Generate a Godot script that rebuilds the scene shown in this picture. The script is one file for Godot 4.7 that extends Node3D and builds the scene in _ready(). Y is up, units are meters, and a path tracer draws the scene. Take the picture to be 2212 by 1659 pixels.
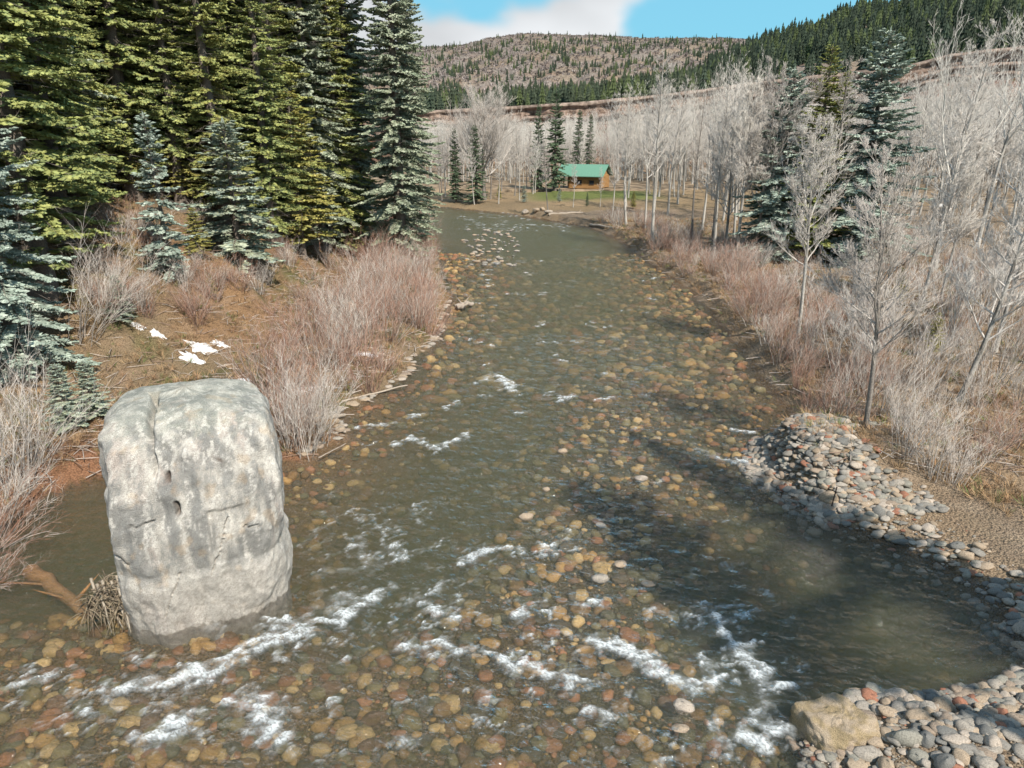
extends Node3D
# A shallow mountain river below a conifer slope, seen from a drone.
# x right, y up, -z up the valley; water level is y = 0.

const CAM_H := 10.0
const PITCH := 19.2
const PXF := 1536.4          # focal length in the picture coordinates used below (2212 x 1659)

var rng := RandomNumberGenerator.new()
var taken := {}
var nA := FastNoiseLite.new()
var nB := FastNoiseLite.new()
var nC := FastNoiseLite.new()
var M := {}

# ------------------------------------------------------------------ small helpers
class MB:
	static var tris := [0]
	var v := PackedVector3Array()
	var n := PackedVector3Array()
	var c := PackedColorArray()
	var u := PackedVector2Array()
	var i := PackedInt32Array()
	func mesh(mat: Material) -> ArrayMesh:
		var a := []
		a.resize(Mesh.ARRAY_MAX)
		a[Mesh.ARRAY_VERTEX] = v
		if n.size() == v.size():
			a[Mesh.ARRAY_NORMAL] = n
		if c.size() == v.size():
			a[Mesh.ARRAY_COLOR] = c
		if u.size() == v.size():
			a[Mesh.ARRAY_TEX_UV] = u
		a[Mesh.ARRAY_INDEX] = i
		tris[0] += i.size() / 3
		var m := ArrayMesh.new()
		m.add_surface_from_arrays(Mesh.PRIMITIVE_TRIANGLES, a)
		m.surface_set_material(0, mat)
		return m
	# a tapered round limb through points, smooth
	func tube(p: PackedVector3Array, r: PackedFloat32Array, sides: int, col: Color) -> void:
		var first := v.size()
		var k := p.size()
		for j in k:
			var t := (p[mini(j + 1, k - 1)] - p[maxi(j - 1, 0)]).normalized()
			var ref := Vector3.RIGHT if absf(t.x) < 0.8 else Vector3.FORWARD
			var a := t.cross(ref).normalized()
			var b := t.cross(a)
			for s in sides:
				var w := TAU * s / sides
				var d := a * cos(w) + b * sin(w)
				v.append(p[j] + d * r[j])
				n.append(d)
				c.append(col)
		for j in k - 1:
			for s in sides:
				var q := first + j * sides + s
				var q2 := first + j * sides + (s + 1) % sides
				i.append_array(PackedInt32Array([q, q + sides, q2, q2, q + sides, q2 + sides]))
	# a thin twig: three-sided spike
	func spike(a: Vector3, b: Vector3, r: float, col: Color) -> void:
		var t := (b - a).normalized()
		var ref := Vector3.RIGHT if absf(t.x) < 0.8 else Vector3.FORWARD
		var e := t.cross(ref).normalized()
		var f := t.cross(e)
		var q := v.size()
		for s in 3:
			var w := TAU * s / 3.0
			var d := e * cos(w) + f * sin(w)
			v.append(a + d * r)
			n.append(d)
			c.append(col)
		v.append(b)
		n.append(t)
		c.append(col)
		i.append_array(PackedInt32Array([q, q + 3, q + 1, q + 1, q + 3, q + 2, q + 2, q + 3, q]))
	# a needle spray: narrow kite, flat shaded
	func kite(a: Vector3, d: Vector3, side: Vector3, col: Color, fat := 0.45) -> void:
		var q := v.size()
		v.append(a)
		v.append(a + d * fat + side)
		v.append(a + d)
		v.append(a + d * fat - side)
		c.append(col)
		c.append(col)
		c.append(col)
		c.append(col)
		i.append_array(PackedInt32Array([q, q + 1, q + 2, q, q + 2, q + 3]))

func numbered(called: String) -> String:
	if not taken.has(called):
		taken[called] = 0
		return called
	taken[called] += 1
	return "%s_%03d" % [called, taken[called]]

func tag(o: Node3D, label: String, category: String, group := "") -> void:
	o.set_meta("label", label)
	o.set_meta("category", category)
	if group != "":
		o.set_meta("group", group)

func thing(called: String, label: String, category: String, at: Vector3, group := "") -> Node3D:
	var o := Node3D.new()
	o.name = numbered(called)
	o.position = at
	add_child(o)
	tag(o, label, category, group)
	return o

func part(called: String, mesh: Mesh, parent: Node3D, at := Vector3.ZERO) -> MeshInstance3D:
	var o := MeshInstance3D.new()
	o.name = called
	o.mesh = mesh
	o.position = at
	parent.add_child(o, true)
	return o

func one(called: String, mesh: Mesh, label: String, category: String, group := "") -> MeshInstance3D:
	var o := MeshInstance3D.new()
	o.name = numbered(called)
	o.mesh = mesh
	add_child(o)
	tag(o, label, category, group)
	return o

func structure(called: String, mesh: Mesh) -> MeshInstance3D:
	var o := MeshInstance3D.new()
	o.name = numbered(called)
	o.mesh = mesh
	o.set_meta("kind", "structure")
	add_child(o)
	return o

func copies(called: String, mesh: Mesh, where: Array, tint: PackedColorArray, label: String, category: String, parent: Node3D = null) -> void:
	if where.is_empty():
		return
	var mm := MultiMesh.new()
	mm.transform_format = MultiMesh.TRANSFORM_3D
	mm.use_colors = tint.size() > 0
	mm.mesh = mesh
	mm.instance_count = where.size()
	for k in where.size():
		mm.set_instance_transform(k, where[k])
		if tint.size() > 0:
			mm.set_instance_color(k, tint[k])
	var o := MultiMeshInstance3D.new()
	o.multimesh = mm
	o.set_meta("kind", "stuff")
	if parent:
		o.name = called
		parent.add_child(o, true)
	else:
		o.name = numbered(called)
		add_child(o)
		tag(o, label, category)

func rf(a: float, b: float) -> float:
	return rng.randf_range(a, b)

func sm(a: float, b: float, x: float) -> float:
	return smoothstep(a, b, x)

func lin(r: float, g: float, b: float) -> Color:
	return Color(r, g, b)

# ------------------------------------------------------------------ picture point -> direction / place on the ground
func ray(px: float, py: float) -> Vector3:
	var a := (px - 1106.0) / PXF
	var b := -(py - 829.5) / PXF
	var s := sin(deg_to_rad(PITCH))
	var c := cos(deg_to_rad(PITCH))
	return Vector3(a, -s + b * c, -c - b * s)

func flat(px: float, py: float, h := 0.0) -> Vector3:
	var d := ray(px, py)
	return Vector3(0, CAM_H, 0) + d * ((h - CAM_H) / d.y)

func hit(px: float, py: float) -> Vector3:
	var d := ray(px, py).normalized()
	var t := 8.0
	while t < 260.0:
		var p := Vector3(0, CAM_H, 0) + d * t
		if p.y < th(p.x, p.z):
			break
		t += 0.1 + t * 0.002
	var q := Vector3(0, CAM_H, 0) + d * t
	q.y = th(q.x, q.z)
	return q

# height of a thing at ground place p whose top is seen at picture row py
func tall(p: Vector3, py: float) -> float:
	var d := ray(1106.0, py)
	return CAM_H + d.y / d.z * p.z - p.y

func picture(p: Vector3) -> Vector2:
	var s := sin(deg_to_rad(PITCH))
	var c := cos(deg_to_rad(PITCH))
	var r := p - Vector3(0, CAM_H, 0)
	var depth := -r.y * s - r.z * c
	var up := r.y * c - r.z * s
	return Vector2(1106.0 + PXF * r.x / depth, 829.5 - PXF * up / depth)

# ------------------------------------------------------------------ the lie of the land
var river := PackedVector2Array([
	Vector2(-16, -2), Vector2(-15.5, -10), Vector2(-14.6, -14), Vector2(-14.2, -17), Vector2(-13.6, -19.3), Vector2(-12.2, -20.6), Vector2(-10, -21.1), Vector2(-8.2, -21.2),
	Vector2(-7.3, -20.8), Vector2(-6.0, -22.9), Vector2(-6.6, -24.3), Vector2(-6.4, -25.9), Vector2(-5.4, -27.6), Vector2(-4.7, -29.2), Vector2(-4.5, -33), Vector2(-3.9, -37), Vector2(-4.2, -41.5),
	Vector2(-4.0, -46), Vector2(-5.4, -53), Vector2(-6.6, -62), Vector2(-8.2, -75), Vector2(-10.5, -86), Vector2(-15, -92), Vector2(-26, -97), Vector2(-50, -100), Vector2(-50, -112),
	Vector2(-30, -113), Vector2(-18, -112.5), Vector2(-9.6, -109), Vector2(-4, -103.5), Vector2(0.3, -99.3), Vector2(5.4, -90.5), Vector2(9.4, -84), Vector2(11.2, -73), Vector2(11.6, -60),
	Vector2(12.4, -50), Vector2(12.0, -40), Vector2(11.3, -31.3), Vector2(10.9, -26.5), Vector2(11.0, -24), Vector2(9.6, -23.2), Vector2(8.3, -22), Vector2(7.8, -20), Vector2(8.5, -18.0),
	Vector2(9.8, -16.65), Vector2(10.6, -15.75), Vector2(11.1, -13.8), Vector2(10.9, -12.4), Vector2(10.2, -11.3), Vector2(8.1, -10.6), Vector2(6.4, -10.6), Vector2(5.6, -10.4), Vector2(5.3, -9.8), Vector2(5.5, -9.1), Vector2(5.7, -7), Vector2(5.9, -2)])
const GX0 := -70.0
const GZ0 := -130.0
const GS := 0.5
const GW := 261
const GH := 257
var sdf := PackedFloat32Array()
# [x, z, depth, radius x, radius z]
var deeps := []
var mounds := []

func make_sdf() -> void:
	sdf.resize(GW * GH)
	var k := river.size()
	for j in GH:
		var z := GZ0 + j * GS
		for i in GW:
			var p := Vector2(GX0 + i * GS, z)
			var best := 1e9
			for e in k:
				var a := river[e]
				var ab := river[(e + 1) % k] - a
				var t := clampf((p - a).dot(ab) / ab.length_squared(), 0.0, 1.0)
				best = minf(best, (a + ab * t).distance_squared_to(p))
			best = sqrt(best)
			sdf[j * GW + i] = -best if Geometry2D.is_point_in_polygon(p, river) else best

func sd(x: float, z: float) -> float:
	var fx := clampf((x - GX0) / GS, 0.0, GW - 1.001)
	var fz := clampf((z - GZ0) / GS, 0.0, GH - 1.001)
	var i := int(fx)
	var j := int(fz)
	fx -= i
	fz -= j
	var q := j * GW + i
	var a := lerpf(sdf[q], sdf[q + 1], fx)
	var b := lerpf(sdf[q + GW], sdf[q + GW + 1], fx)
	return lerpf(a, b, fz) + nB.get_noise_2d(x * 3.0, z * 3.0) * 0.35

func mid(z: float) -> float:
	if z > -25.0:
		return 0.0
	if z > -60.0:
		return lerpf(0.0, 3.5, (-25.0 - z) / 35.0)
	return lerpf(3.5, -6.0, clampf((-60.0 - z) / 40.0, 0.0, 1.0))

func th(x: float, z: float) -> float:
	var s := sd(x, z)
	var rough := nB.get_noise_2d(x * 2.0, z * 2.0) * 0.10 + nB.get_noise_2d(x * 8.0 + 50.0, z * 8.0) * 0.035
	if s < 0.0:
		var d := 0.30 * (1.0 - exp(s / 0.9)) + 0.06
		for g in deeps:
			var ex: float = (x - g[0]) / g[3]
			var ez: float = (z - g[1]) / g[4]
			var w := ex * ex + ez * ez
			if w < 6.0:
				d += g[2] * exp(-w)
		return -maxf(d, 0.09) * sm(0.0, 0.5, -s) + rough * 0.35
	var h := 0.0
	if z < -97.0 and x > -60.0 and x < 7.0 and z < -96.0 - maxf(0.0, -x - 5.0) * 0.5:
		h = 0.08 * s + 0.25 * sm(0.0, 1.5, s)
		h = minf(h, 0.6 + 0.006 * s)
	elif x < mid(z):
		var steep := sm(-94.0, -62.0, z)
		h = 0.42 * sm(0.0, 0.9, s) + 0.05 * s
		h += steep * (0.50 * maxf(0.0, s - 7.0 + 2.0 * nB.get_noise_2d(x, z)) * sm(5.0, 12.0, s))
		if h > 15.0:
			h = 15.0 + (h - 15.0) * 0.35
		h += (nB.get_noise_2d(x * 1.2, z * 1.2 + 77.0)) * 0.5 * sm(2.0, 10.0, s)
	else:
		var bar := sm(-22.8, -20.5, z)
		var bank := 0.62 * sm(0.0, 0.9, s) + 0.012 * s
		var beach := 0.16 * minf(s, 2.2) + 0.1 * sm(2.0, 4.0, s)
		h = lerpf(bank, beach, bar)
		h += nB.get_noise_2d(x * 1.4 + 31.0, z * 1.4) * 0.32 * sm(1.0, 5.0, s)
	for g in mounds:
		var ex: float = (x - g[0]) / g[3]
		var ez: float = (z - g[1]) / g[4]
		var w := ex * ex + ez * ez
		if w < 5.0:
			h += g[2] * exp(-w * w) * sm(0.0, 0.8, s)
	return h + rough * sm(0.0, 0.6, s)

# ------------------------------------------------------------------ water surface
var foam_lines := []   # [points, half width, strength]

func wave(x: float, z: float) -> float:
	var k := 0.052 * nA.get_noise_2d(x * 9.0 + z * 3.0, z * 16.0 - x * 3.0) + 0.013 * nA.get_noise_2d(x * 30.0, z * 52.0)
	# the pools lie still
	var still := exp(-pow((x - 8.2) / 2.6, 2.0) - pow((z + 14.0) / 3.4, 2.0)) + exp(-pow((x + 12.2) / 2.6, 2.0) - pow((z + 17.0) / 3.6, 2.0))
	return k * (1.0 - 0.75 * clampf(still, 0.0, 1.0))

var foam_bins := {}

func foam_at(x0: float, z0: float) -> float:
	# ragged outline: look the line up at a place shifted by noise
	var x := x0 + 0.30 * nA.get_noise_2d(x0 * 14.0, z0 * 14.0) + 0.10 * nA.get_noise_2d(x0 * 50.0 + 9.0, z0 * 50.0)
	var z := z0 + 0.30 * nA.get_noise_2d(x0 * 14.0 + 60.0, z0 * 14.0) + 0.10 * nA.get_noise_2d(x0 * 50.0 + 90.0, z0 * 50.0)
	var list = foam_bins.get(Vector2i(int(floor(x)), int(floor(z))))
	if list == null:
		return 0.0
	var best := 0.0
	var p := Vector2(x, z)
	for f in list:
		var pts: PackedVector2Array = f[0]
		var d := 1e9
		for k in pts.size() - 1:
			d = minf(d, Geometry2D.get_closest_point_to_segment(p, pts[k], pts[k + 1]).distance_to(p))
		best = maxf(best, f[2] * (1.0 - sm(0.0, f[1], d)))
	return best

func foam_line(px: Array, width: float, strength: float, wisps := true) -> void:
	var pts := PackedVector2Array()
	for k in range(0, px.size(), 2):
		var g := flat(px[k], px[k + 1])
		pts.append(Vector2(g.x, g.z))
	if pts.size() == 1:
		pts.append(pts[0] + Vector2(0.05, 0.03))
	# how wide the picture width is on the water
	var c := flat(px[0], px[1])
	var depth := (Vector3(0, CAM_H, 0) - c).length()
	var w := width * 0.74 * depth / PXF
	var box := Rect2(pts[0], Vector2.ZERO)
	for q in pts:
		box = box.expand(q)
	box = box.grow(w)
	var entry := [pts, w, strength, box.grow(0.3)]
	foam_lines.append(entry)
	for i in range(int(floor(box.position.x)), int(floor(box.end.x)) + 1):
		for j in range(int(floor(box.position.y)), int(floor(box.end.y)) + 1):
			var key := Vector2i(i, j)
			if not foam_bins.has(key):
				foam_bins[key] = []
			foam_bins[key].append(entry)
	if wisps and strength > 0.55 and px[1] > 1000:
		# torn side streaks
		for k in int(2 + width * 0.10):
			var e := int(rng.randi() % maxi(1, px.size() / 2 - 1)) * 2
			var t := rng.randf()
			var n := mini(e + 2, px.size() - 2)
			var ax: float = lerpf(px[e], px[n], t) + rf(-1.3, 1.3) * width
			var ay: float = lerpf(px[e + 1], px[n + 1], t) + rf(-1.4, 0.9) * width
			foam_line([ax, ay, ax + rf(-30, 30), ay + rf(-14, 14), ax + rf(-55, 55), ay + rf(-24, 24)], width * rf(0.18, 0.42), strength * rf(0.5, 0.85), false)

# ------------------------------------------------------------------ materials
func mat(col: Color, rough := 0.9, vertex := false) -> StandardMaterial3D:
	var m := StandardMaterial3D.new()
	m.albedo_color = col.linear_to_srgb() if not vertex else Color.WHITE
	m.vertex_color_use_as_albedo = vertex
	m.roughness = rough
	m.metallic_specular = 0.3
	return m

func noise_tex(freq: float, type: int, ramp: Gradient, size := 512, seed_ := 1, octaves := 5, as_normal := false) -> NoiseTexture2D:
	var f := FastNoiseLite.new()
	f.noise_type = type
	f.frequency = freq
	f.fractal_octaves = octaves
	f.seed = seed_
	var t := NoiseTexture2D.new()
	t.width = size
	t.height = size
	t.seamless = true
	t.noise = f
	t.as_normal_map = as_normal
	if ramp:
		t.color_ramp = ramp
	return t

func ramp(stops: Array) -> Gradient:
	var g := Gradient.new()
	g.offsets = PackedFloat32Array(stops.map(func(s): return s[0]))
	g.colors = PackedColorArray(stops.map(func(s): return s[1]))
	return g

func make_materials() -> void:
	var grain := noise_tex(0.02, FastNoiseLite.TYPE_SIMPLEX_SMOOTH, ramp([[0.0, Color(0.55, 0.55, 0.55)], [0.5, Color(0.85, 0.85, 0.85)], [1.0, Color(1, 1, 1)]]), 512, 3)
	var speck := noise_tex(0.06, FastNoiseLite.TYPE_SIMPLEX, ramp([[0.0, Color(0.42, 0.43, 0.44)], [0.35, Color(0.72, 0.72, 0.71)], [0.5, Color(0.93, 0.93, 0.92)], [1.0, Color(1, 1, 1)]]), 1024, 9, 6)
	var bump := noise_tex(0.03, FastNoiseLite.TYPE_SIMPLEX_SMOOTH, null, 512, 5, 6)
	M.ground = mat(Color.WHITE, 0.95, true)
	M.ground.albedo_texture = noise_tex(0.03, FastNoiseLite.TYPE_SIMPLEX, ramp([[0.0, Color(0.40, 0.37, 0.34)], [0.45, Color(0.80, 0.78, 0.75)], [0.7, Color(1, 0.98, 0.94)], [1.0, Color(1, 1, 1)]]), 1024, 21, 7)
	M.ground.uv1_triplanar = true
	M.ground.uv1_world_triplanar = true
	M.ground.uv1_scale = Vector3.ONE * 0.45
	M.ground.heightmap_enabled = true
	M.ground.heightmap_texture = bump
	M.ground.heightmap_scale = 8.0
	M.hill = mat(Color.WHITE, 0.95, true)
	M.hill.albedo_texture = M.ground.albedo_texture
	M.hill.uv1_triplanar = true
	M.hill.uv1_world_triplanar = true
	M.hill.uv1_scale = Vector3.ONE * 0.012
	M.stone = mat(Color.WHITE, 0.8, true)
	M.stone.albedo_texture = grain
	M.stone.uv1_triplanar = true
	M.stone.uv1_scale = Vector3.ONE * 0.6
	M.boulder = mat(Color.WHITE, 0.9, true)
	M.boulder.albedo_texture = speck
	M.boulder.uv1_triplanar = true
	M.boulder.uv1_scale = Vector3(0.8, 0.7, 0.8)
	M.boulder.heightmap_enabled = true
	M.boulder.heightmap_texture = noise_tex(0.05, FastNoiseLite.TYPE_SIMPLEX_SMOOTH, null, 1024, 6, 6)
	M.boulder.heightmap_scale = 2.6
	M.bark = mat(Color.WHITE, 0.9, true)
	M.bark.albedo_texture = grain
	M.bark.uv1_triplanar = true
	M.bark.uv1_scale = Vector3(2.5, 0.9, 2.5)
	M.twig = mat(Color.WHITE, 0.85, true)
	M.needle = mat(Color.WHITE, 0.75, true)
	M.needle.backlight_enabled = true
	M.needle.backlight = Color(0.3, 0.31, 0.25)
	M.grass = mat(Color.WHITE, 0.9, true)
	M.grass.backlight_enabled = true
	M.grass.backlight = Color(0.4, 0.4, 0.4)
	M.snow = mat(lin(0.72, 0.73, 0.75), 0.6)
	M.snow.albedo_texture = noise_tex(0.03, FastNoiseLite.TYPE_SIMPLEX, ramp([[0.0, Color(0.55, 0.47, 0.40)], [0.3, Color(0.9, 0.88, 0.86)], [0.5, Color(1, 1, 1)], [1.0, Color(1, 1, 1)]]), 512, 44, 5)
	M.snow.heightmap_enabled = true
	M.snow.heightmap_texture = bump
	M.snow.heightmap_scale = 3.0
	M.snow.uv1_triplanar = true
	# water: a clear sheet; its colour comes from the silt below it
	M.water = StandardMaterial3D.new()
	M.water.transparency = BaseMaterial3D.TRANSPARENCY_ALPHA
	M.water.albedo_color = Color(1, 1, 1, 0.0)
	M.water.roughness = 0.06
	M.water.metallic_specular = 0.43
	M.water.heightmap_enabled = true
	M.water.heightmap_texture = noise_tex(0.012, FastNoiseLite.TYPE_SIMPLEX_SMOOTH, null, 1024, 15, 5)
	M.water.heightmap_scale = 17.0
	M.water.uv1_scale = Vector3(1, 1, 1)
	M.foam = mat(Color.WHITE, 0.6, true)
	M.foam.transparency = BaseMaterial3D.TRANSPARENCY_ALPHA
	var f := FastNoiseLite.new()
	f.noise_type = FastNoiseLite.TYPE_SIMPLEX_SMOOTH
	f.frequency = 0.024
	f.fractal_octaves = 6
	f.domain_warp_enabled = true
	f.domain_warp_amplitude = 45.0
	f.domain_warp_frequency = 0.02
	var t := NoiseTexture2D.new()
	t.width = 1024
	t.height = 1024
	t.seamless = true
	t.noise = f
	t.color_ramp = ramp([[0.0, Color(1, 1, 1, 0.30)], [0.34, Color(1, 1, 1, 0.48)], [0.52, Color(1, 1, 1, 0.78)], [0.66, Color(1, 1, 1, 0.96)], [1.0, Color(1, 1, 1, 1)]])
	M.foam.albedo_texture = t

# ------------------------------------------------------------------ trees
func conifer(h: float, radius: float, y0: float, step: float, twig_gap: float, droop: float, cols: Array, thin: float, bark: Color, fat := 0.055) -> Array:
	var wood := MB.new()
	var leaf := MB.new()
	var p := PackedVector3Array()
	var r := PackedFloat32Array()
	var bx := rf(-0.15, 0.15)
	var bz := rf(-0.15, 0.15)
	var rb := 0.016 * h + 0.03
	for k in 13:
		var t := k / 12.0
		p.append(Vector3(bx * sin(t * 4.0), h * t - 0.3 * (1.0 - t), bz * sin(t * 3.3)))
		r.append(rb * (1.0 - t) * (1.25 if k == 0 else 1.0) + 0.008)
	wood.tube(p, r, 7, bark)
	var y := y0
	var ang := rf(0, TAU)
	while y < h - 0.12:
		var t := (y - y0) / (h - y0)
		var whorl := 4 + int(rng.randi() % 3)
		for w in whorl:
			ang += TAU / whorl + rf(-0.35, 0.35)
			if rng.randf() < thin:
				continue
			var length := radius * pow(1.0 - t, 0.72) * rf(0.62, 1.14) * (0.75 + 0.25 * sm(0.0, 0.15, t)) + 0.12
			var d := Vector3(cos(ang), 0, sin(ang))
			var lat := Vector3(-d.z, 0, d.x)
			var e := lerpf(-0.12, 0.75, t * t) + rf(-0.25, 0.25)
			var yy := y + rf(-0.5, 0.5) * step
			var trunk := Vector3(bx * sin(yy / h * 4.0), yy, bz * sin(yy / h * 3.3))
			var segs := 4
			var bp := PackedVector3Array()
			var br := PackedFloat32Array()
			for k in segs + 1:
				var s := float(k) / segs
				bp.append(trunk + d * (s * length) + Vector3.UP * (length * (e * s - droop * s * s + droop * 0.7 * s * s * s)) + lat * (0.06 * length * sin(s * 3.0 + ang)))
				br.append((0.006 + 0.010 * length) * (1.0 - s) + 0.002)
			wood.tube(bp, br, 3, bark)
			var at := 0.10 * length + 0.10
			while at < length:
				var s := at / length
				var fk := s * segs
				var ik := mini(int(fk), segs - 1)
				var base := bp[ik].lerp(bp[ik + 1], fk - ik)
				var fwd := (bp[ik + 1] - bp[ik]).normalized()
				var tl := minf(0.62, (0.18 + 0.30 * length * (1.0 - s)) * rf(0.7, 1.25))
				for sidek in [-1.0, 1.0]:
					var col: Color = cols[rng.randi() % cols.size()] * rf(0.75, 1.25)
					var td: Vector3 = (fwd * rf(0.55, 0.9) + lat * sidek * rf(0.6, 0.95) + Vector3.UP * rf(-0.5, 0.22)).normalized()
					var tv := td * tl
					var across := td.cross(Vector3.UP).normalized()
					leaf.kite(base, tv, across * fat, col)
					leaf.kite(base, tv, Vector3.UP * fat * 0.9, col)
					if tl > 0.26:
						for q in 2:
							var sp := base + tv * (0.25 + 0.35 * q)
							var sl := tl * (0.55 - 0.15 * q)
							var c2: Color = col * rf(0.85, 1.2)
							leaf.kite(sp, (td * 0.75 + across * 0.8 + Vector3.UP * rf(-0.1, 0.35)).normalized() * sl, Vector3(0, fat * 0.8, 0) + across * fat * 0.4, c2)
							leaf.kite(sp, (td * 0.75 - across * 0.8 + Vector3.UP * rf(-0.1, 0.35)).normalized() * sl, Vector3(0, fat * 0.8, 0) - across * fat * 0.4, c2)
				at += twig_gap * rf(0.8, 1.2)
			var cc: Color = cols[0] * rf(0.9, 1.3)
			leaf.kite(bp[segs] - d * 0.1, d * 0.28 + Vector3.UP * 0.03, lat * fat, cc)
			leaf.kite(bp[segs] - d * 0.1, d * 0.28 + Vector3.UP * 0.03, Vector3.UP * fat, cc)
		# dead inner twigs
		for k in 7:
			var da := rf(0, TAU)
			var dl := (radius * pow(1.0 - t, 0.72) * 0.75 + 0.1) * rf(0.5, 1.0)
			var dd := Vector3(cos(da), rf(-0.5, 0.25), sin(da)).normalized()
			var d0 := Vector3(bx * sin(y / h * 4.0), y + rf(-0.3, 0.3), bz * sin(y / h * 3.3)) + dd * dl * 0.15
			wood.spike(d0, d0 + dd * dl, 0.013, lin(0.34, 0.30, 0.26))
			for m in 2:
				var d1 := d0 + dd * dl * rf(0.3, 0.9)
				wood.spike(d1, d1 + (dd + Vector3(rf(-1, 1), rf(-1, 0.4), rf(-1, 1))).normalized() * dl * 0.4, 0.008, lin(0.38, 0.34, 0.30))
		y += step * rf(0.8, 1.2) * lerpf(1.0, 0.6, t)
	leaf.kite(Vector3(p[12].x, h - 0.3, p[12].z), Vector3(0, 0.5, 0), Vector3(0.05, 0, 0), cols[0])
	leaf.kite(Vector3(p[12].x, h - 0.3, p[12].z), Vector3(0, 0.5, 0), Vector3(0, 0, 0.05), cols[0])
	# dead lower limbs
	var yd := 0.6 if y0 < 10.0 else 99.0
	while yd < minf(y0 + 1.5, 7.0):
		var a := rf(0, TAU)
		var d2 := Vector3(cos(a), rf(-0.45, 0.1), sin(a))
		var q := Vector3(0, yd, 0)
		var l2 := rf(0.6, 1.0) * radius * 0.6
		var e2 := q + d2 * l2 + Vector3.DOWN * l2 * 0.2
		wood.tube(PackedVector3Array([q, q + d2 * l2 * 0.55, e2]), PackedFloat32Array([0.016, 0.010, 0.004]), 3, lin(0.20, 0.17, 0.15))
		for k in 7:
			var o := q.lerp(e2, rf(0.3, 1.0))
			wood.spike(o, o + (d2 + Vector3(rf(-1, 1), rf(-0.9, 0.1), rf(-1, 1))).normalized() * rf(0.2, 0.55), 0.006, lin(0.26, 0.23, 0.21))
		yd += rf(0.12, 0.35)
	return [wood.mesh(M.bark), leaf.mesh(M.needle)]

func limb(mb: MB, p0: Vector3, dir: Vector3, length: float, r0: float, depth: int, kids: Array, col: Color, rise: float) -> void:
	var segs := 5 if depth == 0 else (4 if depth == 1 else 3)
	var p := PackedVector3Array([p0])
	var r := PackedFloat32Array([r0])
	var d := dir
	var q := p0
	for k in segs:
		d = (d + Vector3(rf(-0.15, 0.15), rf(-0.06, 0.12) + rise * 0.12, rf(-0.15, 0.15))).normalized()
		q += d * length / segs
		p.append(q)
		r.append(maxf(0.0035, r0 * (1.0 - 0.85 * (k + 1.0) / segs)))
	mb.tube(p, r, 5 if r0 > 0.03 else 3, col)
	if depth >= kids.size():
		return
	var n: int = kids[depth]
	for k in n:
		var s := rf(0.18, 1.0) if k > 0 else 1.0
		var fk := s * segs
		var ik := mini(int(fk), segs - 1)
		var o := p[ik].lerp(p[ik + 1], fk - ik)
		var t := (p[ik + 1] - p[ik]).normalized()
		var a := Vector3(rf(-1, 1), rf(-0.5, 0.9), rf(-1, 1)).normalized()
		var nd := (t * rf(0.85, 1.2) + a * rf(0.42, 0.8) + Vector3.UP * rise * 0.2).normalized()
		var nl := length * rf(0.38, 0.68) * (1.15 - 0.5 * s)
		if depth == kids.size() - 1:
			var c2 := col * rf(0.85, 1.15)
			var b := o + nd * nl * 0.6
			mb.spike(o, b + nd * nl * 0.4, 0.0058, c2)
			mb.spike(o.lerp(b, 0.5), o.lerp(b, 0.5) + (nd + Vector3(rf(-1, 1), rf(-0.3, 0.9), rf(-1, 1)) * 0.7).normalized() * nl * 0.5, 0.0048, c2)
		else:
			limb(mb, o, nd, nl, maxf(0.005, r0 * 0.5 * (1.1 - s * 0.6)), depth + 1, kids, col * rf(0.92, 1.08), rise)

# leafless tree: [trunk, branches]
func bare_tree(h: float, lean: Vector3, fork: float, y0: float, spread: float, nb: int, kids: Array, bark: Color, twig: Color, rb := 0.0) -> Array:
	var wood := MB.new()
	var br := MB.new()
	if rb == 0.0:
		rb = 0.0075 * h + 0.02
	var p := PackedVector3Array()
	var r := PackedFloat32Array()
	var k := 14
	var wob := Vector2(rf(-1, 1), rf(-1, 1))
	for j in k + 1:
		var t := float(j) / k
		p.append(Vector3(wob.x * 0.018 * h * sin(t * 5.0), h * t - 0.3 * (1.0 - t), wob.y * 0.018 * h * sin(t * 4.1)) + lean * (t * h))
		r.append(rb * pow(1.0 - t, 0.8) * (1.3 if j == 0 else 1.0) + 0.006)
	wood.tube(p, r, 8, bark)
	# bark of pale and dark patches
	for q in wood.c.size():
		var vq := wood.v[q]
		var m := nA.get_noise_3d(vq.x * 60.0, vq.y * 40.0, vq.z * 60.0)
		wood.c[q] = bark.lerp(lin(0.07, 0.06, 0.05), sm(0.12, 0.35, m) * 0.8)
	if fork > 0.0:
		var o := p[int(fork * k)]
		for s in [-1.0, 1.0]:
			limb(br, o, Vector3(0.42 * s, 1, rf(-0.2, 0.2)).normalized(), h * (1.0 - fork) * 0.85, rb * 0.5, 0, [9] + kids.slice(1), bark * 0.95, 0.5)
	for b in nb:
		var t := lerpf(y0, 0.97, pow((b + rng.randf()) / nb, 0.85))
		var fk := t * k
		var ik := mini(int(fk), k - 1)
		var o := p[ik].lerp(p[ik + 1], fk - ik)
		var a := b * 2.4 + rf(-0.5, 0.5)
		var d := Vector3(cos(a), rf(0.35, 1.1), sin(a)).normalized()
		var l := spread * h * (1.0 - 0.72 * t) * rf(0.6, 1.15)
		limb(br, o, d, l, maxf(0.010, r[ik] * 0.52), 0, kids, twig.lerp(bark, 0.4), 0.35)
	return [wood.mesh(M.bark), br.mesh(M.twig)]

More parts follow.
